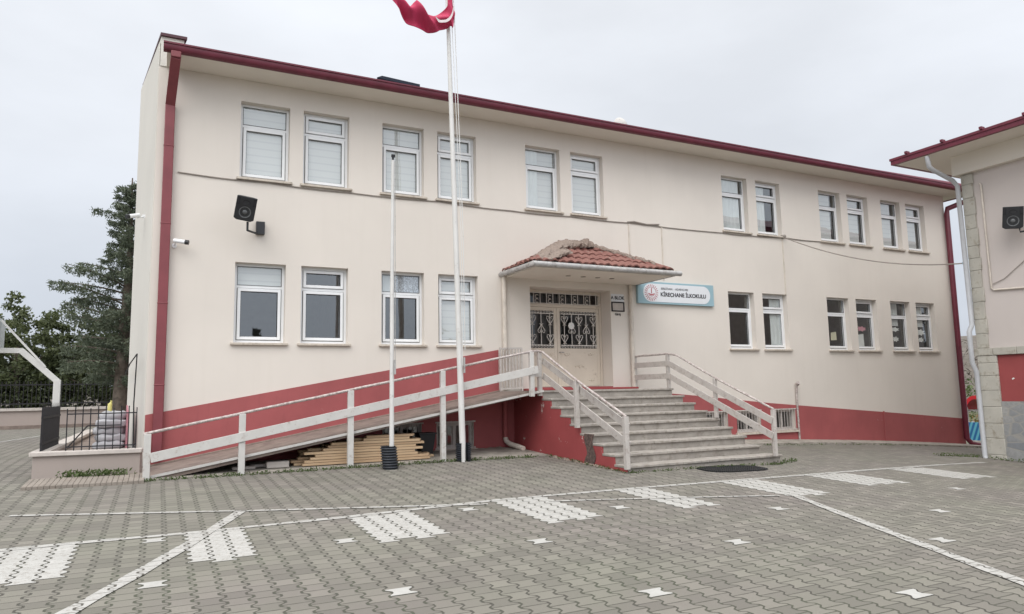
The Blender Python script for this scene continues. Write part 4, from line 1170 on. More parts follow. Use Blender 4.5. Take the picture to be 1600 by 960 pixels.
def bullet_cam(c, d, wallpt, label):
    root = empty("security_camera", c, label, "security camera", "small white security cameras")
    c = Vector(c); d = Vector(d).normalized()
    m = MB(); m.tube([c - d * 0.13, c + d * 0.07], 0.04, 14); m.build("housing", MAT['pvc'], root)
    m = MB(); m.tube([c + d * 0.0705, c + d * 0.135], 0.045, 14); m.build("lens_hood", MAT['plastic'], root)
    m = MB(); m.tube([c - d * 0.10, c - d * 0.10 + Vector((0, 0.02, -0.05)), wallpt], 0.012, 8); m.tube([Vector(wallpt), Vector(wallpt) + Vector((0, -0.012, 0))], 0.045, 12); m.build("mount", MAT['pvc'], root)
bullet_cam((-1.00, -0.16, 4.275), (1, -0.30, -0.14), (-1.11, -0.003, 4.22), "white bullet camera just right of the left downpipe")
bullet_cam((-1.86, 1.1, 4.98), (-1, -0.5, -0.35), (-1.66, 1.25, 5.02), "white bullet camera on the pale side wall by the tree")

# wires and conduits
m = MB()
P = [(-1.1, -0.012, 5.645), (0.55, -0.012, 5.625), (2.2, -0.012, 5.60), (4.2, -0.012, 5.62), (6.0, -0.012, 5.585), (7.6, -0.012, 5.60), (9.4, -0.012, 5.60), (12.5, -0.012, 5.60), (13.6, -0.012, 5.605), (14.76, -0.014, 5.66), (16.35, -0.012, 5.655)]
Q = []
for a, b in zip(P[:-1], P[1:]):
    for k in range(8):
        q = Vector(a).lerp(Vector(b), k / 8); q.z -= 0.02 * math.sin(math.pi * k / 8); Q.append(q)
Q.append(Vector(P[-1]))
m.tube(Q, 0.014, 6)
tag(m.build("facade_cable", MAT['cable']), "thin grey cable running along the facade under the upper window sills", "cable")
m = MB(); m.tube([(9.3, -0.02, 5.61), (9.5, -0.025, 5.64), (9.9, -0.02, 5.60), (10.3, -0.022, 5.635)], 0.022, 6)
tag(m.build("cable_bundle", MAT['cable']), "short grey cable tangle on the facade above the blue sign", "cable")
a, b = Vector((14.78, -0.02, 5.67)), Vector((16.12, -4.28, 4.25))
Q = []
for k in range(31):
    u = k / 30; q = a.lerp(b, u); q.z -= 0.55 * 4 * u * (1 - u) * 0.55; Q.append(q)
m = MB(); m.tube(Q, 0.016, 6); m.tube([a + Vector((-0.06, 0, 0.0)), a + Vector((0.06, -0.02, 0.02))], 0.05, 8)
tag(m.build("overhead_cable", MAT['cable']), "sagging grey cable strung from the facade to the stone corner of the right building", "cable")
for (x, z0, z1, lab) in ((9.34, 4.80, 5.58, "pale vertical conduit ending at the right side of the canopy roof"), (10.39, 4.17, 5.58, "pale vertical conduit ending at the tip of the canopy roof beside the blue sign"), (14.76, 4.0, 5.62, "pale vertical conduit ending over a lower window near the middle of the right half")):
    m = MB(); m.bar((x, -0.012, z0), (x, -0.012, z1), 0.03, 0.02, (0, 1, 0))
    tag(m.build("conduit", MAT['conduit']), lab, "conduit", "pale conduits on the facade")
m = MB(); m.tube([(14.86, -0.08, 1.40), (14.87, -0.05, 0.95), (14.88, -0.05, -0.22)], 0.028, 8); m.tube([(14.86, -0.16, 1.46), (14.86, -0.08, 1.40)], 0.05, 10)
tag(m.build("standpipe", MAT['rail_worn']), "thin worn pipe with round head standing by the barred basement windows", "pipe")
m = MB(); m.bar((18.54, -0.03, -0.36), (18.55, -0.03, 0.56), 0.04, 0.02, (0, 1, 0))
tag(m.build("conduit", MAT['red']), "short red painted conduit on the red base at right", "conduit")
# roof fittings
matt_black = simple("matt_black_panel", (0.012, 0.014, 0.022), 1.0)
matt_black.node_tree.nodes["Principled BSDF"].inputs["Specular IOR Level"].default_value = 0.05
skl = empty("solar_panel", (4.1, 2.9, 9.3), "dark flat solar water panel tilted on the school roof", "solar panel")
m = MB(); m.hexa([(3.52, 2.7, 9.50), (4.72, 2.8, 9.48), (4.90, 3.3, 9.80), (3.80, 3.2, 9.80), (3.52, 2.7, 9.55), (4.72, 2.8, 9.53), (4.90, 3.3, 9.86), (3.80, 3.2, 9.86)]); m.build("panel", matt_black, skl)
m = MB()
for x in (3.85, 4.65):
    for y_ in (2.85, 3.15): m.bar((x, y_, 7.80 + (y_ + 0.72) * tn), (x, y_, 9.50 + (y_ - 2.75) * 0.62), 0.04, 0.04)
m.build("stand", MAT['steel'], skl)
dsh = empty("satellite_dish", (10.02, 1.0, 8.6), "white satellite dish just showing over the roof edge", "satellite dish")
m = MB(); m.grid(20, 5, lambda u, v: (10.02 + 0.24 * v * math.cos(u * 6.2832), 1.0 + 0.10 * v * v, 8.68 + 0.24 * v * math.sin(u * 6.2832))); m.build("dish", MAT['rail'], dsh)
m = MB(); m.tube([(10.02, 1.02, 8.68), (10.02, 1.2, 8.60), (10.02, 1.2, 8.52)], 0.02, 6); m.tube([(10.02, 1.2, 8.52), (10.02, 1.2, 8.2)], 0.025, 6); m.build("mast", MAT['steel'], dsh)

# ------------------------------------------------------------------ flagpoles and flag
fpz = g(4.02, -1.6)
fl = empty("flagpole", (4.0, -1.62, fpz), "tall white flagpole carrying the red flag, footed in a split black sleeve", "flagpole", "white poles before the ramp")
m = MB(); m.tube([(4.02, -1.66, fpz), (3.92, -1.66, 4.2), (3.845, -1.66, 7.0), (3.775, -1.66, 9.6), (3.74, -1.66, 11.6)], [0.062, 0.055, 0.046, 0.039, 0.033], 14)
m.build("pole", MAT['white_pole'], fl)
m = MB(); m.tube([(4.05, -1.75, 2.2), (4.03, -1.76, 4.6), (3.99, -1.76, 6.0), (3.90, -1.75, 9.0), (3.80, -1.74, 11.4)], 0.009, 5); m.tube([(3.99, -1.77, 1.9), (3.985, -1.77, 4.6), (3.93, -1.76, 6.4), (3.84, -1.74, 9.0), (3.78, -1.73, 11.4)], 0.007, 5)
m.build("halyard", MAT['white_pole'], fl)
m = MB(); m.bar((4.03, -1.75, 1.75), (4.03, -1.75, 2.05), 0.03, 0.03); m.build("cleat", MAT['steel'], fl)
def sleeve(m, cx, cy_, z0, h, r, a0=0.0, a1=2 * math.pi, lean=(0, 0)):
    n = 26
    def fn(u, v):
        a = a0 + (a1 - a0) * u; k = v * n
        rr = r + 0.014 * math.sin(v * 2 * math.pi * 9 + u * 0.9)
        return (cx + rr * math.cos(a) + lean[0] * v * h, cy_ + rr * math.sin(a) + lean[1] * v * h, z0 + h * v)
    m.grid(24, 72, fn)
    def fn2(u, v):
        a = a0 + (a1 - a0) * u
        return (cx + (r - 0.03) * math.cos(a) + lean[0] * v * h, cy_ + (r - 0.03) * math.sin(a) + lean[1] * v * h, z0 + h * v)
    m.grid(24, 2, fn2)
    m.grid(24, 1, lambda u, v: (cx + (r - 0.03 + 0.03 * v) * math.cos(a0 + (a1 - a0) * u) + lean[0] * h, cy_ + (r - 0.03 + 0.03 * v) * math.sin(a0 + (a1 - a0) * u) + lean[1] * h, z0 + h))
m = MB(); sleeve(m, 4.03, -1.66, fpz - 0.02, 0.36, 0.145, R_(-75), R_(245)); m.build("sleeve", MAT['rubber'], fl, recalc=False)
m = MB(); m.bar((3.966, -1.80, fpz - 0.02), (3.966, -1.80, fpz + 0.34), 0.06, 0.03, (0, 1, 0)); m.build("foot_post", MAT['white_pole'], fl)
sz = g(2.47, -2.09)
fs = empty("flagpole", (2.47, -2.05, sz), "shorter thin white pole without flag, standing in a leaning black sleeve", "flagpole", "white poles before the ramp")
m = MB(); m.tube([(2.485, -2.05, sz), (2.49, -2.05, 3.0), (2.505, -2.05, 5.72)], [0.043, 0.037, 0.029], 12); m.build("pole", MAT['white_pole'], fs)
m = MB(); m.tube([(2.505, -2.05, 5.72), (2.505, -2.05, 5.78)], 0.02, 8); m.bar((2.47, -2.07, 5.80), (2.54, -2.07, 5.80), 0.03, 0.05); m.build("pulley", MAT['iron'], fs)
m = MB(); m.bar((2.525, -2.12, 1.72), (2.525, -2.11, 1.98), 0.03, 0.03); m.tube([(2.525, -2.13, 1.9), (2.53, -2.12, 3.4), (2.53, -2.10, 5.7)], 0.006, 5); m.build("halyard", MAT['steel'], fs)
m = MB(); sleeve(m, 2.46, -2.06, sz - 0.02, 0.42, 0.140, lean=(-0.10, -0.02)); m.build("sleeve", MAT['rubber'], fs, recalc=False)

# flag: a swag of cloth; curves given in metres on the plane y = FY
FY = -1.78
def fpt(px, py):      # drawing units of the cloth outline to metres (x, z) in the plane of the flag
    return (0.013461 * px + -0.000060 * py + -5.6733, 0.003111 * px + -0.013600 * py + 7.1803)
lower = [(598, -26), (609, -6), (619, 10), (627, 24), (634, 32), (642, 38), (652, 43), (664, 46), (672, 49), (681, 50.5), (688, 47), (698, 44), (703, 42), (706, 46), (709.5, 36)]
upper = [(612, -34), (618, -12), (624, 0), (630, 5), (638, 11), (645, 5), (649, 2.5), (653, 4), (659, 15), (666, 22), (676, 24.5), (686, 20), (696, 13), (702, 6), (708.5, 14)]
def curve(pts_, u):
    t_ = u * (len(pts_) - 1); i = min(int(t_), len(pts_) - 2); f = t_ - i
    p0 = pts_[max(i - 1, 0)]; p1 = pts_[i]; p2 = pts_[i + 1]; p3 = pts_[min(i + 2, len(pts_) - 1)]
    return tuple(0.5 * (2 * b_ + (c_ - a_) * f + (2 * a_ - 5 * b_ + 4 * c_ - d_) * f * f + (3 * b_ - a_ - 3 * c_ + d_) * f ** 3) for a_, b_, c_, d_ in zip(p0, p1, p2, p3))
def cloth_y(u, v): return FY + 0.10 * math.sin(v * 5.2 + u * 3.0) * (0.25 + 0.75 * math.sin(math.pi * min(1, u * 1.02))) + 0.045 * math.sin(u * 26 + v * 6) - 0.03
def cloth(u, v):
    a = curve(lower, u); b = curve(upper, u)
    x, z = fpt(a[0] + (b[0] - a[0]) * v, a[1] + (b[1] - a[1]) * v)
    return (x, cloth_y(u, v), z)
fg = empty("flag", (3.8, FY, 9.2), "red flag with white crescent hanging in a swag from the tall pole", "flag")
m = MB(); m.grid(90, 24, cloth)
# hoist end gathered up along the halyard
hs = [(709.5, 36), (711, 18), (709, 0), (708, -18), (707, -40)]; hu = [(704, 42), (701, 14), (701, 2), (701, -18), (702, -40)]
m.grid(24, 8, lambda u, v: (*(lambda q: (q[0], FY + 0.05 * math.sin(v * 6 + u * 4) + 0.01, q[1]))(fpt(*[a_ + (b_ - a_) * v for a_, b_ in zip(curve(hs, u), curve(hu, u))])),))
o = m.build("cloth", MAT['flag'], fg, recalc=False)
md = o.modifiers.new("thick", 'SOLIDIFY'); md.thickness = 0.004
cl = [(679.5, 27), (682.5, 31.5), (686, 34.8), (692, 35), (698, 34.8), (703, 31.5), (706.5, 25), (708, 15), (708.5, 6)]
cu_ = [(680.5, 26.8), (684, 29.5), (687.5, 31.0), (692, 31), (697, 30.5), (701.5, 27.5), (704.8, 22), (706.4, 15), (707.8, 6)]
m = MB()
def cres(u, v):
    a = curve(cl, u); b = curve(cu_, u); px = a[0] + (b[0] - a[0]) * v; pz = a[1] + (b[1] - a[1]) * v
    x, z = fpt(px, pz); x -= 0.066; z -= 0.10; return (x, FY - 0.185 + 0.03 * math.sin(u * 5), z)
m.grid(36, 4, cres); m.build("crescent", simple("flag_white", (0.72, 0.66, 0.66), 0.8), fg, recalc=False)

# ------------------------------------------------------------------ planks, blocks, bin under the ramp
r = random.Random(3)
z = g(2.2, -1.0) + 0.03
layers = [(1.05, 3.52, 4), (1.0, 3.45, 4), (1.12, 3.25, 4), (1.18, 3.12, 4), (1.2, 3.22, 4), (1.3, 3.2, 4), (1.55, 3.38, 4), (1.7, 3.30, 4), (2.05, 3.15, 3), (2.35, 3.12, 2)]
pm = {}
for li, (xa, xb, cnt) in enumerate(layers):
    th = 0.045
    for k in range(cnt):
        y0 = -1.30 + k * 0.17 + r.uniform(-0.02, 0.02)
        a = xa + r.uniform(-0.12, 0.14); b = xb + r.uniform(-0.16, 0.16)
        ztop_max = min(rz(a), rz(b)) - 0.13
        if z + th > ztop_max + 0.02:
            a = max(a, 5.6 - (1.38 - 0.13 - z - th) / 0.175)
        if b - a < 0.4: continue
        m = MB(); m.box(a, b, y0, y0 + 0.15, z + 0.002, z + th)
        o = m.build("wooden_plank", MAT['wood'], None, origin=((a + b) / 2, y0 + 0.07, z), bev=0.003)
        o.rotation_euler = (0, 0, r.uniform(-0.012, 0.012))
        tag(o, "new pine plank lying in the stack under the ramp", "plank", "pine planks stacked under the ramp")
    z += th + 0.004
for (x, y_, lab) in ((0.66, -1.15, "pale concrete block lying under the ramp nearest the plank stack"), (0.10, -1.1, "flat broken concrete piece under the low end of the ramp"), (0.42, -0.9, "small grey block lying between two others under the ramp")):
    m = MB(); s_ = 0.11 if x > 0.6 else 0.05
    m.box(x - 0.19, x + 0.19, y_ - 0.1, y_ + 0.1, g(x, y_) + 0.03, g(x, y_) + 0.03 + s_)
    tag(m.build("concrete_block", MAT['coping'], None, origin=(x, y_, g(x, y_)), bev=0.01), lab, "concrete block", "loose blocks under the ramp")
bn = empty("plastic_bin", (3.62, -0.62, g(3.6, -0.6)), "black plastic bin standing on its base behind the plank ends", "bin")
m = MB(); zb = g(3.6, -0.6) + 0.03
m.hexa([(3.50, -0.78, zb), (3.72, -0.78, zb), (3.72, -0.5, zb), (3.50, -0.5, zb), (3.44, -0.82, zb + 0.42), (3.78, -0.82, zb + 0.42), (3.78, -0.46, zb + 0.42), (3.44, -0.46, zb + 0.42)]); m.build("bin_body", MAT['plastic'], bn, bev=0.01)
m = MB(); m.box(3.42, 3.80, -0.84, -0.44, zb + 0.421, zb + 0.45); m.build("rim", MAT['plastic'], bn, bev=0.006)

# door mat: open black grid
m = MB()
mc, ml, mw = Vector((7.98, -4.68, 0)), 0.66, 0.36
dir_ = Vector((1, -0.06, 0)).normalized(); sd_ = Vector((0.06, 1, 0)).normalized()
def mp_(a, b, dz):
    p = mc + dir_ * a + sd_ * b; return (p.x, p.y, g(p.x, p.y) + dz)
hw = lambda a: mw * math.sqrt(max(0.0, 1 - (a / ml) ** 4))
hl_ = lambda b: ml * math.sqrt(max(0.0, 1 - (b / mw) ** 4)) if abs(b) < mw else 0
for k in range(-15, 16):
    a = k * ml / 15.5; h_ = hw(a)
    if h_ > 0.03: m.bar(mp_(a, -h_, 0.013), mp_(a, h_, 0.013), 0.012, 0.018)
for k in range(-7, 8):
    b = k * mw / 7.5; h_ = hl_(b)
    for s in range(8): m.bar(mp_(-h_ + 2 * h_ * s / 8, b, 0.0125), mp_(-h_ + 2 * h_ * (s + 1) / 8, b, 0.0125), 0.012, 0.016)
tag(m.build("doormat", MAT['plastic'], None, origin=(mc.x, mc.y, g(mc.x, mc.y))), "oval black rubber grid mat lying before the bottom step", "doormat")

# ------------------------------------------------------------------ planter, fences, sacks (left)
pln = empty("planter", (-2.3, 0.5, 0.1), "low rendered planter wall with pale coping at the left end of the school", "planter")
PT = 0.47
A, B, Cc, Dd = (-3.07, -0.60), (-1.52, -0.84), (-1.52, -0.62), (-2.90, -0.40)
def wallseg(m, a, b, th, z0, z1):
    a, b = Vector((*a, 0)), Vector((*b, 0)); d = (b - a).normalized(); n_ = Vector((-d.y, d.x, 0)) * th
    m.hexa([(a.x, a.y, z0), (b.x, b.y, z0), (b.x + n_.x, b.y + n_.y, z0), (a.x + n_.x, a.y + n_.y, z0), (a.x, a.y, z1), (b.x, b.y, z1), (b.x + n_.x, b.y + n_.y, z1), (a.x + n_.x, a.y + n_.y, z1)])
m = MB(); wallseg(m, (-3.07, -0.60), (-1.52, -0.84), 0.2, -0.3, PT); wallseg(m, (-3.00, 9.0), (-3.07, -0.385), 0.18, -0.3, PT - 0.002)
m.build("planter_wall", MAT['planter'], pln)
m = MB(); wallseg(m, (-3.12, -0.64), (-1.50, -0.89), 0.28, PT + 0.001, PT + 0.07); wallseg(m, (-3.04, 9.0), (-3.13, -0.36), 0.26, PT + 0.001, PT + 0.069)
m.build("coping", MAT['coping'], pln, bev=0.008)
m = MB(); m.quad((-2.9, -0.45, 0.40), (-1.55, -0.66, 0.40), (-1.88, 3.2, 0.42), (-1.95, 9, 0.45), (-2.85, 9, 0.45)); m.build("soil", MAT['deck'], pln, recalc=False)
# low brick kerb in front of the planter
m = MB()
for k in range(22):
    u0, u1 = k / 22, (k + 1) / 22
    xa, xb = -3.05 + 1.62 * u0, -3.05 + 1.62 * u1 - 0.004
    ya = -0.95; yb = -1.75 - 0.10 * u0
    m.hexa([(xa, yb, g(xa, yb) - 0.1), (xb, yb, g(xb, yb) - 0.1), (xb, ya, g(xb, ya) - 0.1), (xa, ya, g(xa, ya) - 0.1), (xa, yb, g(xa, yb) + 0.05), (xb, yb, g(xb, yb) + 0.05), (xb, ya, g(xb, ya) + 0.06), (xa, ya, g(xa, ya) + 0.06)])
tag(m.build("kerb", simple("pinkish_kerb", (0.255, 0.222, 0.19), 0.9, 0.15, 5, bumpy=0.3, dirt=(0.2, 0.16, 0.13), dirt_amt=0.5), bev=0.006), kind='structure')
# iron fence on the front coping
fn_ = empty("iron_fence", (-2.2, -0.7, PT + 0.07), "low brown black iron fence on the front coping of the planter", "fence")
fa, fb = Vector((-2.62, -0.57, 0)), Vector((-1.60, -0.73, 0))
zf0, zf1 = PT + 0.07, PT + 0.07 + 0.72
m = MB()
for zz in (zf0 + 0.06, zf1 - 0.12): m.bar((fa.x, fa.y, zz), (fb.x, fb.y, zz), 0.014, 0.02)
m.bar((fa.x + 0.02, fa.y, zf0 + 0.05), (fa.x + 0.30, fa.y - 0.045, zf0 + 0.40), 0.012, 0.02); m.bar((fa.x + 0.30, fa.y - 0.045, zf0 + 0.40), (fa.x + 0.80, fa.y - 0.12, zf0 + 0.40), 0.012, 0.016)
m.build("rail", MAT['iron'], fn_)
for k in range(10):
    p = fa.lerp(fb, k / 9); m = MB(); m.bar((p.x, p.y, zf0), (p.x + random.uniform(-0.006, 0.006), p.y, zf1 - (0.0 if k % 3 else 0.03)), 0.016, 0.016); m.build("bar", MAT['iron'], fn_)
# black picket fence along the left coping
fb_ = empty("picket_fence", (-3.0, 2.0, PT + 0.07), "tall black picket fence on the left wall of the planter", "fence")
m = MB()
for zz in (zf0 + 0.12, zf0 + 0.55): m.bar((-2.99, -0.42, zz), (-2.97, 1.75, zz), 0.03, 0.04)
m.build("rail", MAT['iron'], fb_)
for k in range(22):
    y_ = -0.40 + k * 0.1; x = -2.99 + 0.07 * (y_ + 0.4) / 9.3
    m = MB(); m.box(x - 0.012, x + 0.012, y_ - 0.028, y_ + 0.028, zf0 - 0.01, zf0 + 0.72); m.quad((x - 0.012, y_ - 0.028, zf0 + 0.72), (x - 0.012, y_ + 0.028, zf0 + 0.72), (x - 0.012, y_, zf0 + 0.80)); m.quad((x + 0.012, y_ - 0.028, zf0 + 0.72), (x + 0.012, y_ + 0.028, zf0 + 0.72), (x + 0.012, y_, zf0 + 0.80))
    m.build("picket", MAT['iron'], fb_, recalc=False)
# sacks
def sack(c, w, d, h, seed):
    r_ = random.Random(seed); ph = [r_.uniform(0, 6.28) for _ in range(6)]
    m = MB()
    def fn(u, v):
        a = u * 2 * math.pi; b = (v - 0.5) * math.pi
        ca, sa, cb, sb = math.cos(a), math.sin(a), math.cos(b), math.sin(b)
        e_ = 0.55
        f_ = lambda q: math.copysign(abs(q) ** e_, q)
        q_ = Vector((math.cos(a) * 1.6 + seed * 5, math.sin(a) * 1.6, v * 2.4)); n_ = 1 + 0.16 * mnoise.noise(q_) + 0.09 * mnoise.noise(q_ * 3.3)
        return (c[0] + w / 2 * f_(cb) * f_(ca) * n_, c[1] + d / 2 * f_(cb) * f_(sa) * n_, c[2] + h / 2 * f_(sb) * (1 + 0.5 * mnoise.noise(Vector((f_(cb) * f_(ca) * 2.2, f_(cb) * f_(sa) * 2.2, seed * 3.7)))))
    m.grid(28, 14, fn)
    return m.build("cement_sack", MAT['sack'], None, origin=c, recalc=False)
labs = ["white sack at the bottom of the stack behind the iron fence", "white sack second from the bottom behind the iron fence", "white sack in the middle of the stack behind the iron fence", "white sack second from the top behind the iron fence", "slumped white sack on top of the stack behind the iron fence"]
for k in range(5):
    o = sack((-2.10 + 0.03 * (k % 2) + (0.06 if k == 4 else 0), 1.45 + 0.04 * ((k * 7) % 3), 0.49 + 0.14 * k), 0.56 - 0.05 * (k == 4), 0.42, 0.165, k)
    tag(o, labs[k], "sack", "white sacks stacked in the planter")
yb_ = empty("yellow_bottle", (-2.12, 1.5, 1.125), "small yellow plastic bottle standing on the stack of white sacks", "bottle")
m = MB(); m.tube([(-2.12, 1.5, 1.115), (-2.12, 1.5, 1.28), (-2.10, 1.5, 1.31)], [0.04, 0.04, 0.018], 12); m.build("bottle_body", MAT['yellow'], yb_)
m = MB(); m.tube([(-2.10, 1.5, 1.311), (-2.10, 1.5, 1.35)], 0.016, 10); m.build("cap", MAT['yellow'], yb_)
m = MB(); m.tube([(-1.66, 0.35, 0.48), (-1.68, 0.4, 1.3), (-1.66, 0.35, 2.2), (-1.80, 1.2, 2.05), (-1.92, 2.6, 1.9)], 0.012, 6)
tag(m.build("bent_rod", MAT['iron']), "thin dark bent iron rod leaning on the pale side wall", "rod")
m = MB(); m.hexa([(-1.80, 0.9, 0.44), (-1.77, 0.9, 0.44), (-1.81, 1.6, 0.44), (-1.84, 1.6, 0.44), (-1.80, 0.9, 1.10), (-1.77, 0.9, 1.10), (-1.81, 1.6, 1.25), (-1.84, 1.6, 1.25)])
tag(m.build("pink_board", simple("faded_pink_board", (0.42, 0.18, 0.21), 0.7)), "faded pink board leaning between the sacks and the side wall", "board")

# basketball hoop
bh = empty("basketball_hoop", (-4.78, 18, g(-4.8, 18)), "white cranked basketball post with backboard beyond the black fence", "basketball hoop")
m = MB()
m.bar((-4.80, 18, 0.15), (-4.80, 18, 2.16), 0.23, 0.23); m.bar((-4.80, 18, 2.10), (-6.02, 18, 3.28), 0.21, 0.21, (0, 1, 0)); m.bar((-5.95, 18, 3.27), (-7.0, 18, 3.29), 0.19, 0.19)
m.build("post", MAT['white_pole'], bh, bev=0.01)
m = MB()
for yy in (17.9, 18.1): m.bar((-5.22, yy, 2.66), (-6.70, yy, 4.42), 0.05, 0.06)
m.build("brace", MAT['white_pole'], bh)
m = MB(); m.box(-6.80, -6.72, 17.1, 18.9, 3.40, 4.5); m.build("backboard", simple("backboard_grey", (0.5, 0.52, 0.52), 0.4), bh, bev=0.01)
m = MB(); m.tube([(-7.35 + 0.23 * math.cos(a), 18 + 0.23 * math.sin(a), 3.46) for a in np.linspace(0, 2 * math.pi, 21)], 0.012, 6, caps=False); m.bar((-7.12, 18, 3.46), (-6.98, 18, 3.46), 0.05, 0.03); m.build("rim", MAT['red_plastic'], bh)

# far boundary wall with fence
bw = empty("boundary_wall", (-8, 22, 0.2), "low rendered boundary wall with pale coping beneath the trees at left", "wall")
m = MB(); m.box(-26, 6, 21.6, 21.9, -0.2, 0.95); m.build("wall_body", MAT['planter'], bw)
m = MB(); m.box(-26, 6, 21.52, 21.98, 0.952, 1.07); m.build("coping", MAT['coping'], bw, bev=0.01)
m = MB(); m.box(-26, 6, 21.0, 21.599, 0.0, 0.36); m.build("footing", MAT['deck'], bw)
ff = empty("railing_fence", (-8, 21.75, 1.07), "long black railing on top of the boundary wall under the trees", "fence")
m = MB()
for zz in (1.25, 2.05): m.bar((-26, 21.75, zz), (6, 21.75, zz), 0.03, 0.05)
m.build("rail", MAT['iron'], ff)
m = MB()
for k in range(210):
    x = -26 + 32 * k / 209; m.box(x - 0.012, x + 0.012, 21.74, 21.76, 1.071, 2.2)
o = m.build("balusters", MAT['iron'], ff); o["kind"] = "stuff"

# ------------------------------------------------------------------ trees
def broad_tree(x, y_, h, rad, n, mat, label, group, leaf=0.16, seed=0, base=1.0):
    r_ = np.random.default_rng(seed); z0 = 0.15
    root = empty("broadleaf_tree", (x, y_, z0), label, "tree", group)
    m = MB(); tips = []
    m.tube([(x, y_, z0), (x + 0.1, y_, z0 + h * 0.25), (x + 0.05, y_ + 0.1, z0 + h * 0.6)], [0.16, 0.12, 0.06], 8)
    for k in range(14):
        a = r_.uniform(0, 6.28); zb = z0 + h * r_.uniform(0.15, 0.55); L = rad * r_.uniform(0.6, 1.0); up_ = r_.uniform(0.2, 0.9)
        p1 = (x + 0.5 * L * math.cos(a), y_ + 0.5 * L * math.sin(a), zb + 0.35 * L * up_); p2 = (x + L * math.cos(a), y_ + L * math.sin(a), min(zb + L * up_, z0 + h * 0.93))
        m.tube([(x + 0.05, y_, zb), p1, p2], [0.05, 0.03, 0.012], 6); tips += [p1, p2]
    m.build("trunk", MAT['trunk'], root)
    cl_ = []
    for k in range(46):
        q = r_.normal(size=3); q /= np.linalg.norm(q); rr = r_.uniform(0.35, 1.0) ** 0.6
        cl_.append((x + q[0] * rad * rr, y_ + q[1] * rad * rr, z0 + base + (h - base) * 0.5 + q[2] * (h - base) * 0.5 * rr, r_.uniform(0.28, 0.6)))
    for t_ in tips: cl_.append((*t_, 0.45))
    cl_ = np.array(cl_); idx = r_.integers(0, len(cl_), n)
    off = r_.normal(size=(n, 3)); off /= np.linalg.norm(off, axis=1)[:, None]; off *= (r_.uniform(0, 1, n) ** 0.5)[:, None] * cl_[idx, 3][:, None] * rad * 0.42 + 0.02
    pts_ = cl_[idx, :3] + off * np.array([1, 1, 0.8])
    pts_[:, 2] = np.maximum(pts_[:, 2], z0 + 0.25)
    v, f = leaf_quads(pts_, leaf, 0.55)
    np_mesh("crown", v, f, mat, root, (x, y_, z0))
    return root
TG = "trees beyond the boundary wall"
broad_tree(-9.6, 24.2, 5.8, 2.0, 8500, MAT['leaf'], "bushy green tree at the far left beyond the boundary wall", TG, 0.17, 1, 0.6)
broad_tree(-7.1, 24.0, 6.1, 1.9, 8500, MAT['leaf'], "green tree with light tips behind the basketball backboard", TG, 0.17, 2, 0.6)
broad_tree(-5.3, 24.6, 5.9, 1.9, 8500, MAT['leaf'], "olive green tree behind the cranked basketball post", TG, 0.16, 3, 0.5)
broad_tree(-3.6, 23.6, 5.6, 2.0, 8500, MAT['leaf_dark'], "dark green tree between the basketball post and the conifer trunk", TG, 0.16, 4, 0.4)
broad_tree(-8.4, 26.5, 4.6, 2.2, 6000, MAT['leaf_dark'], "dark low tree behind the two leftmost green trees", TG, 0.2, 5, 0.1)
broad_tree(-5.9, 27.0, 4.6, 2.3, 6000, MAT['leaf_dark'], "dark low tree behind the basketball post trees", TG, 0.2, 6, 0.1)
broad_tree(-12.3, 25.0, 5.0, 2.2, 4000, MAT['leaf_dark'], "dark tree left of the far left green tree", TG, 0.2, 7, 0.2)
broad_tree(-2.0, 26.0, 5.6, 2.3, 6500, MAT['leaf_dark'], "dark tree behind the conifer trunk", TG, 0.2, 8, 0.2)

def hedge():
    n = 9000
    p = np.stack([rng.uniform(-18, 2, n), 22.7 + rng.normal(0, 0.35, n), 0.3 + 2.2 * rng.uniform(0, 1, n) ** 0.8], 1)
    p[:, 2] += 0.35 * np.sin(p[:, 0] * 1.7) + 0.2 * np.sin(p[:, 0] * 4.1)
    v, f = leaf_quads(p, 0.15, 0.55)
    o = np_mesh("hedge", v, f, MAT['leaf_dark'], None, (-8, 22.7, 0.2)); tag(o, "dark evergreen hedge growing behind the black railing", "hedge")
hedge()

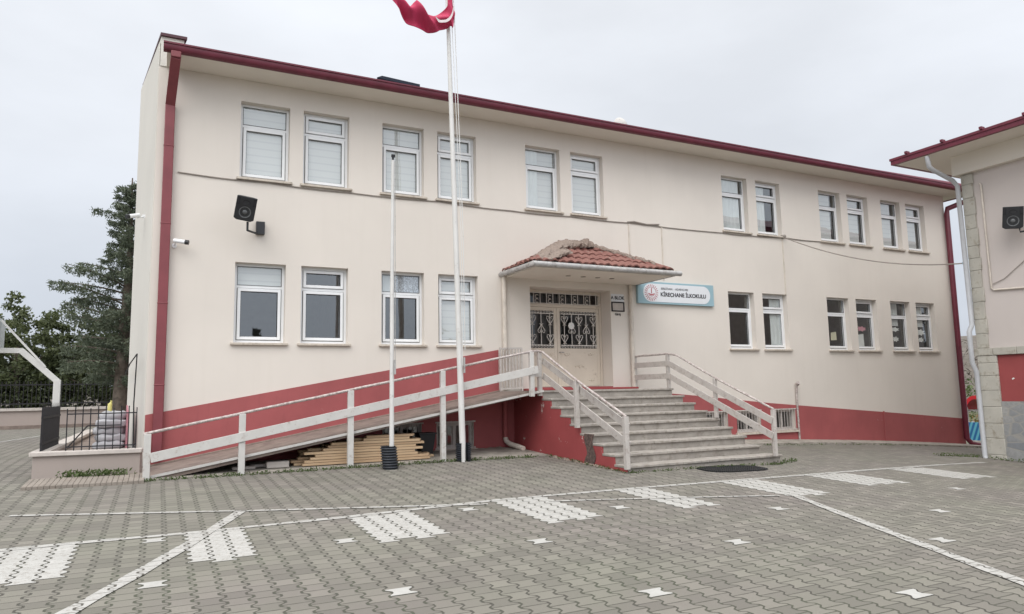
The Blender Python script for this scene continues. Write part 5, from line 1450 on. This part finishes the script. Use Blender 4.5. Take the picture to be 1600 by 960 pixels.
def cedar(x, y_, h, label):
    z0 = 0.2; r_ = np.random.default_rng(21)
    root = empty("cedar_tree", (x, y_, z0), label, "tree")
    m = MB(); m.tube([(x - 0.05, y_, z0), (x, y_, z0 + h * 0.3), (x + 0.05, y_, z0 + h * 0.7), (x + 0.03, y_, z0 + h)], [0.26, 0.20, 0.10, 0.02], 10)
    P_, S_ = [], []
    nb = 88
    for k in range(nb):
        q = k / (nb - 1); zb = z0 + 1.75 + (h - 2.0) * q
        L = (2.6 * (1 - q) ** 0.85 + 0.25) * min(1.0, 0.45 + 4.5 * q) * r_.choice([0.55, 0.8, 1.0, 1.18]) * r_.uniform(0.85, 1.1)
        a = k * 2.39996 + r_.uniform(-0.3, 0.3)
        rise = r_.uniform(0.10, 0.48) + 0.15 * q
        c, s = math.cos(a), math.sin(a)
        pts_ = []
        for i in range(7):
            t_ = i / 6
            pts_.append((x + c * L * t_, y_ + s * L * t_, zb + L * (rise * t_ - 0.16 * t_ * t_)))
        m.tube(pts_, [0.045 * (1 - q * 0.7) * (1 - 0.85 * i / 6) + 0.004 for i in range(7)], 5)
        nt_ = int(40 + 105 * L)
        t_ = r_.uniform(0.10, 1.03, nt_) ** 0.8
        sidew = (0.05 + 0.20 * L * np.minimum(t_, 1.05 - t_ * 0.75) * 0.5)
        lat = r_.normal(0, 1, nt_) * sidew
        bx = x + c * L * t_ - s * lat; by = y_ + s * L * t_ + c * lat
        bz = zb + L * (rise * t_ - 0.16 * t_ * t_) - np.abs(lat) * 0.12 - r_.uniform(0, 1, nt_) ** 1.5 * 0.34 * (0.4 + 0.6 * (1 - q))
        P_.append(np.stack([bx, by, bz], 1))
    m.build("trunk", MAT['trunk'], root)
    P_ = np.concatenate(P_)
    v1, f1 = leaf_quads(P_, 0.17, 0.20); 
    P2 = P_ + r_.normal(0, 0.05, P_.shape); v2, f2 = leaf_quads(P2, 0.13, 0.25)
    np_mesh("crown", np.concatenate([v1, v2]), np.concatenate([f1, f2 + len(v1)]), MAT['cedar'], root, (x, y_, z0))
cedar(-2.35, 12.0, 8.6, "tall dark conifer with layered branches beside the left end of the school")

# trees across the road behind the viewer (seen only as reflections in the panes)
n = 5200
ang = rng.uniform(-75, 75, n)
rad = 62 + rng.uniform(-5, 5, n)
hx = np.sin(np.radians(ang)) * rad; hy = -np.cos(np.radians(ang)) * rad
top = 5.5 + 2.0 * np.sin(ang * 0.31) + 1.5 * np.sin(ang * 0.83 + 1) + 1.0 * np.sin(ang * 2.1)
p = np.stack([hx, hy, -0.5 + top * rng.uniform(0, 1, n) ** 0.7], 1)
v, f = leaf_quads(p, 1.1, 0.6)
o = np_mesh("treeline", v, f, MAT['far_leaf'], None, (0, -60, 0)); o["kind"] = 'stuff'; o["label"] = "far line of trees across the road opposite the school"
# bare wood on the right hillside
n = 5000
ang = rng.uniform(40, 80, n); rad = 80 + rng.uniform(0, 30, n)
p = np.stack([np.sin(np.radians(ang)) * rad, np.cos(np.radians(ang)) * rad, -2 + (7.0 + 2 * np.sin(ang * 3.1)) * rng.uniform(0, 1, n) ** 0.8], 1)
v, f = leaf_quads(p, 0.8, 0.16)
o = np_mesh("far_wood", v, f, simple("bare_twigs", (0.14, 0.115, 0.10), 1.0, 0.4, 1), None, (60, 60, 0)); o["kind"] = 'stuff'; o["label"] = "bare brown winter wood on the hillside in the gap at right"

# ------------------------------------------------------------------ right building
RX, RYC = 16.2, -4.36
rb = empty("annex_building", (20, -9, -0.5), "second school building at right with pink wall, stone corner and red panel", "building")
YE = -17.0
mb = MB()
mb.box(RX, 28, YE, RYC, -1.6, 7.0 - 0.002)
mb.build("wall", MAT['wall_pink'], rb)
mb = MB(); mb.box(RX - 0.02, RX - 0.001, YE, RYC - 0.40, 0.93, 1.995); mb.build("red_panel", MAT['red_flat'], rb)
mb = MB(); mb.box(RX - 0.05, RX - 0.0012, YE, RYC - 0.40, -1.4, 0.928); mb.build("stone_base", MAT['rubble'], rb)
mb = MB()
yk = RYC + 0.06
k = 0; y1 = yk
while y1 > YE + 0.5:
    y0 = y1 - 0.42 - 0.1 * (k % 2); mb.box(RX - 0.085, RX - 0.0014, y0 + 0.006, y1, 2.0, 2.17); y1 = y0; k += 1
mb.build("string_course", MAT['stone_block'], rb, bev=0.008)
mb = MB()
zz = -1.2; k = 0; r = random.Random(2)
while zz < 1.95:
    h_ = r.choice([0.30, 0.34, 0.38, 0.45]); zt = min(zz + h_, 1.995)
    mb.box(RX - 0.07, RX + 0.45, RYC - 0.42, RYC + 0.012, zz + 0.003, zt); zz = zt; k += 1
zz = 2.174
while zz < 6.40:
    h_ = r.choice([0.30, 0.36, 0.42, 0.34]); zt = min(zz + h_, 6.41)
    mb.box(RX - 0.045, RX + 0.40, RYC - 0.25 - 0.02 * (k % 2), RYC + 0.012, zz + 0.003, zt); zz = zt; k += 1
mb.build("corner_stones", MAT['stone_block'], rb, bev=0.012)
mb = MB(); mb.box(RX - 0.16, 28, YE, RYC + 0.14, 6.42, 6.998); mb.build("cornice", MAT['soffit'], rb)
EX, EY = 15.3, -3.30
mb = MB(); mb.box(EX, 28.6, YE - 0.6, EY, 6.90, 6.96); mb.build("soffit", MAT['soffit'], rb)
# slim gutter boards
mb = MB()
mb.box(EX - 0.09, EX - 0.001, YE - 0.6, EY + 0.08, 6.895, 7.05); mb.box(EX - 0.001, 28.6, EY + 0.001, EY + 0.08, 6.895, 7.05)
mb.box(EX - 0.11, EX - 0.09, YE - 0.6, EY + 0.10, 7.00, 7.06)
for k in range(12): mb.box(EX - 0.15, EX - 0.02, EY - 0.4 - k * 0.9, EY - 0.34 - k * 0.9, 7.06, 7.12)
mb.build("gutter", MAT['maroon'], rb)
mb = MB(); hy_ = (EY + YE - 0.6) / 2; hz = 7.06 + (EY - hy_) * 0.36
mb.quad((EX - 0.1, EY + 0.1, 7.05), (EX - 0.1, YE - 0.7, 7.05), (EX + (EY - hy_), hy_, hz)); mb.quad((EX - 0.1, EY + 0.1, 7.05), (EX + (EY - hy_), hy_, hz), (28.6, hy_, hz), (28.6, EY + 0.1, 7.05)); mb.quad((EX - 0.1, YE - 0.7, 7.05), (28.6, YE - 0.7, 7.05), (28.6, hy_, hz), (EX + (EY - hy_), hy_, hz))
mb.build("roof", MAT['maroon'], rb, recalc=False)
mb = MB()
mb.tube([(15.28, -4.12, 6.86), (15.30, -4.14, 6.60), (15.42, -4.16, 6.52), (15.98, -4.26, 6.30), (16.09, -4.30, 6.16), (16.09, -4.33, 2.75), (16.00, -4.30, 2.58), (16.00, -4.30, 1.85), (16.08, -4.33, 1.62), (16.08, -4.34, -0.30), (16.04, -4.38, -0.45)], 0.055, 12)
mb.build("downpipe", simple("pale_grey_pipe", (0.46, 0.47, 0.49), 0.5, 0.08, 4), rb)
mb = MB(); mb.tube([(RX - 0.03, -4.77, 6.10), (RX - 0.03, -4.80, 6.06), (RX - 0.03, -4.80, 3.56), (RX - 0.03, -4.86, 3.52), (RX - 0.03, -7.0, 3.40)], 0.022, 8); mb.build("conduit", MAT['conduit'], rb)
for y0 in (-7.6, -10.4, -13.2):
    for z0 in (3.2,):
        m = MB(); m.box(RX - 0.012, RX - 0.0015, y0 - 1.2, y0, z0, z0 + 1.7); w = m.build("window", MAT['pvc'], rb)
        m = MB(); m.box(RX - 0.018, RX - 0.0122, y0 - 1.1, y0 - 0.1, z0 + 0.1, z0 + 1.6); m.build("pane", MAT['gasket'], w)
sp2 = empty("loudspeaker", (15.8, -5.7, 5.0), "black loudspeaker on the pink wall of the right building", "loudspeaker", "outdoor loudspeakers")
T = speaker(sp2, R_(4), 0.40, 0.50, 0.30, R_(12), (15.72, -5.66, 5.02), R_(-52))
m = MB(); m.tube([(15.86, -5.70, 4.82), (15.86, -5.70, 4.70), (RX - 0.03, -6.10, 4.74)], 0.022, 8); m.box(RX - 0.06, RX - 0.001, -6.20, -6.03, 4.65, 4.88); m.build("bracket", MAT['plastic'], sp2)
m = MB(); m.tube([(RX - 0.02, -6.08, 4.66), (RX - 0.02, -5.9, 4.35), (RX - 0.02, -5.5, 4.05), (RX - 0.02, -5.1, 3.75), (RX - 0.02, -4.84, 3.66)], 0.008, 5)
tag(m.build("speaker_cable", MAT['cable']), "thin cable curving down the pink wall from the right loudspeaker", "cable")
o = MB(); o.tube([(RX - 0.05, -4.30, 4.25), (RX - 0.13, -4.27, 4.25)], 0.035, 10); tag(o.build("insulator", MAT['blue_sign']), "pale blue cable insulator on the stone corner of the right building", "insulator")
m = MB(); m.hexa([(RX - 0.024, -5.04, 1.44), (RX - 0.0205, -5.04, 1.44), (RX - 0.0205, -5.08, 1.47), (RX - 0.024, -5.08, 1.47), (RX - 0.024, -5.06, 1.42), (RX - 0.0205, -5.06, 1.42), (RX - 0.0205, -5.11, 1.45), (RX - 0.024, -5.11, 1.45)])
m.build("paint_chip", MAT['paper_white'], rb)

# ------------------------------------------------------------------ playground in the gap
def gz(x, y_): return g(x, y_)
pd = empty("playground_arch", (33.3, 5.8, gz(33, 6)), "red plastic playground tunnel arch in the gap between the buildings", "play equipment")
m = MB()
def arch(u, v):
    a = math.pi * u; return (33.0 + 1.4 * v, 5.78 + 0.52 * math.cos(a), 0.10 + 0.62 * math.sin(a))
m.grid(20, 4, arch)
m.grid(20, 1, lambda u, v: (32.99, 5.78 + (0.42 + 0.14 * v) * math.cos(math.pi * u), 0.10 + (0.5 + 0.17 * v) * math.sin(math.pi * u)))
m.build("tunnel", MAT['red_plastic'], pd)
m = MB()
for y_ in (5.30, 6.26): m.tube([(33.1, y_, gz(33, y_) - 0.05), (33.1, y_, 0.2)], 0.05, 8)
m.box(33.2, 34.3, 5.3, 6.26, 0.02, 0.09)
m.build("frame", MAT['steel'], pd)
bd = empty("striped_panel", (33, 5.7, gz(33, 5.7)), "blue striped panel fence standing in the gap beside the right downpipe", "panel")
m = MB(); m.box(32.6, 32.66, 4.4, 7.2, -1.28, -0.46); m.build("panel", MAT['board'], bd)
m = MB()
for y_ in (4.5, 5.8, 7.1): m.box(32.66, 32.74, y_ - 0.04, y_ + 0.04, -2.2, -0.4)
m.box(32.55, 32.68, 4.4, 7.2, -1.40, -1.285); m.build("frame", MAT['coping'], bd)
n = 700
p = np.stack([rng.uniform(34.2, 35.0, n), rng.uniform(4.5, 8, n), rng.uniform(-1.1, -0.18, n)], 1)
v, f = leaf_quads(p, 0.10, 0.8)
o = np_mesh("flower_bed", v, f, leaf_mat("orange_flowers", (0.18, 0.11, 0.05), (0.42, 0.26, 0.11), 3), None, (34.6, 6, -1.5)); o["kind"] = "stuff"; o["label"] = "orange and yellow flowers behind the blue panel"
n = 3500
p = np.stack([rng.uniform(40, 46, n), rng.uniform(4, 16, n), rng.uniform(-2.0, 0.3, n)], 1)
p[:, 2] += (p[:, 0] - 40) * 0.28
v, f = leaf_quads(p, 0.22, 0.5)
o = np_mesh("undergrowth", v, f, MAT['weed'], None, (43, 9, -1.5)); o["kind"] = "stuff"; o["label"] = "green undergrowth on the bank behind the playground"

# ------------------------------------------------------------------ weeds and moss along edges
def weeds(name, line, n, spread, h, leaf, label, mat=None):
    pts_ = []
    for a, b in line:
        k = int(n / len(line)); t_ = rng.uniform(0, 1, k)
        cl_ = (np.sin(t_ * 37) + np.sin(t_ * 91 + 1)) > rng.uniform(-1.6, 1.2, k)
        t_ = t_[cl_]; k = len(t_)
        x = a[0] + (b[0] - a[0]) * t_ + rng.normal(0, spread, k); y_ = a[1] + (b[1] - a[1]) * t_ + rng.normal(0, spread, k)
        z = np.array([g(xx, yy) for xx, yy in zip(x, y_)]) + rng.uniform(0.005, 1, k) ** 1.6 * h
        pts_.append(np.stack([x, y_, z], 1))
    p = np.concatenate(pts_)
    v, f = leaf_quads(p, leaf, 0.4, ((0, 0, 1), 0.35))
    o = np_mesh(name, v, f, mat or MAT['weed'], None, tuple(p.mean(0))); o["kind"] = "stuff"; o["label"] = label
    return o
weeds("weeds", [((-2.60, -0.93), (-1.70, -1.05))], 2000, 0.06, 0.15, 0.055, "green grass tuft at the foot of the planter wall")
weeds("weeds", [((-1.5, -1.62), (1.0, -1.66)), ((1.0, -1.66), (3.4, -1.66)), ((3.4, -1.66), (5.6, -1.70))], 3000, 0.05, 0.05, 0.045, "low weeds along the edge of the ramp slab")
weeds("weeds", [((5.92, -1.6), (5.90, -4.45)), ((5.95, -4.42), (9.6, -4.40))], 1500, 0.03, 0.04, 0.04, "thin weeds along the foot of the steps")
weeds("weeds", [((15.9, -4.6), (15.9, -6.5)), ((15.2, -3.8), (16.1, -4.2))], 900, 0.06, 0.07, 0.05, "weeds at the foot of the right building")
weeds("weeds", [((9.7, -1.05), (14, -1.05)), ((14, -1.05), (22, -1.0))], 900, 0.05, 0.04, 0.045, "thin dry weeds along the broken edge of the pavement")
weeds("weeds", [((9.3, -4.45), (10.3, -4.0))], 300, 0.05, 0.06, 0.045, "grass tuft at the right end of the bottom step")
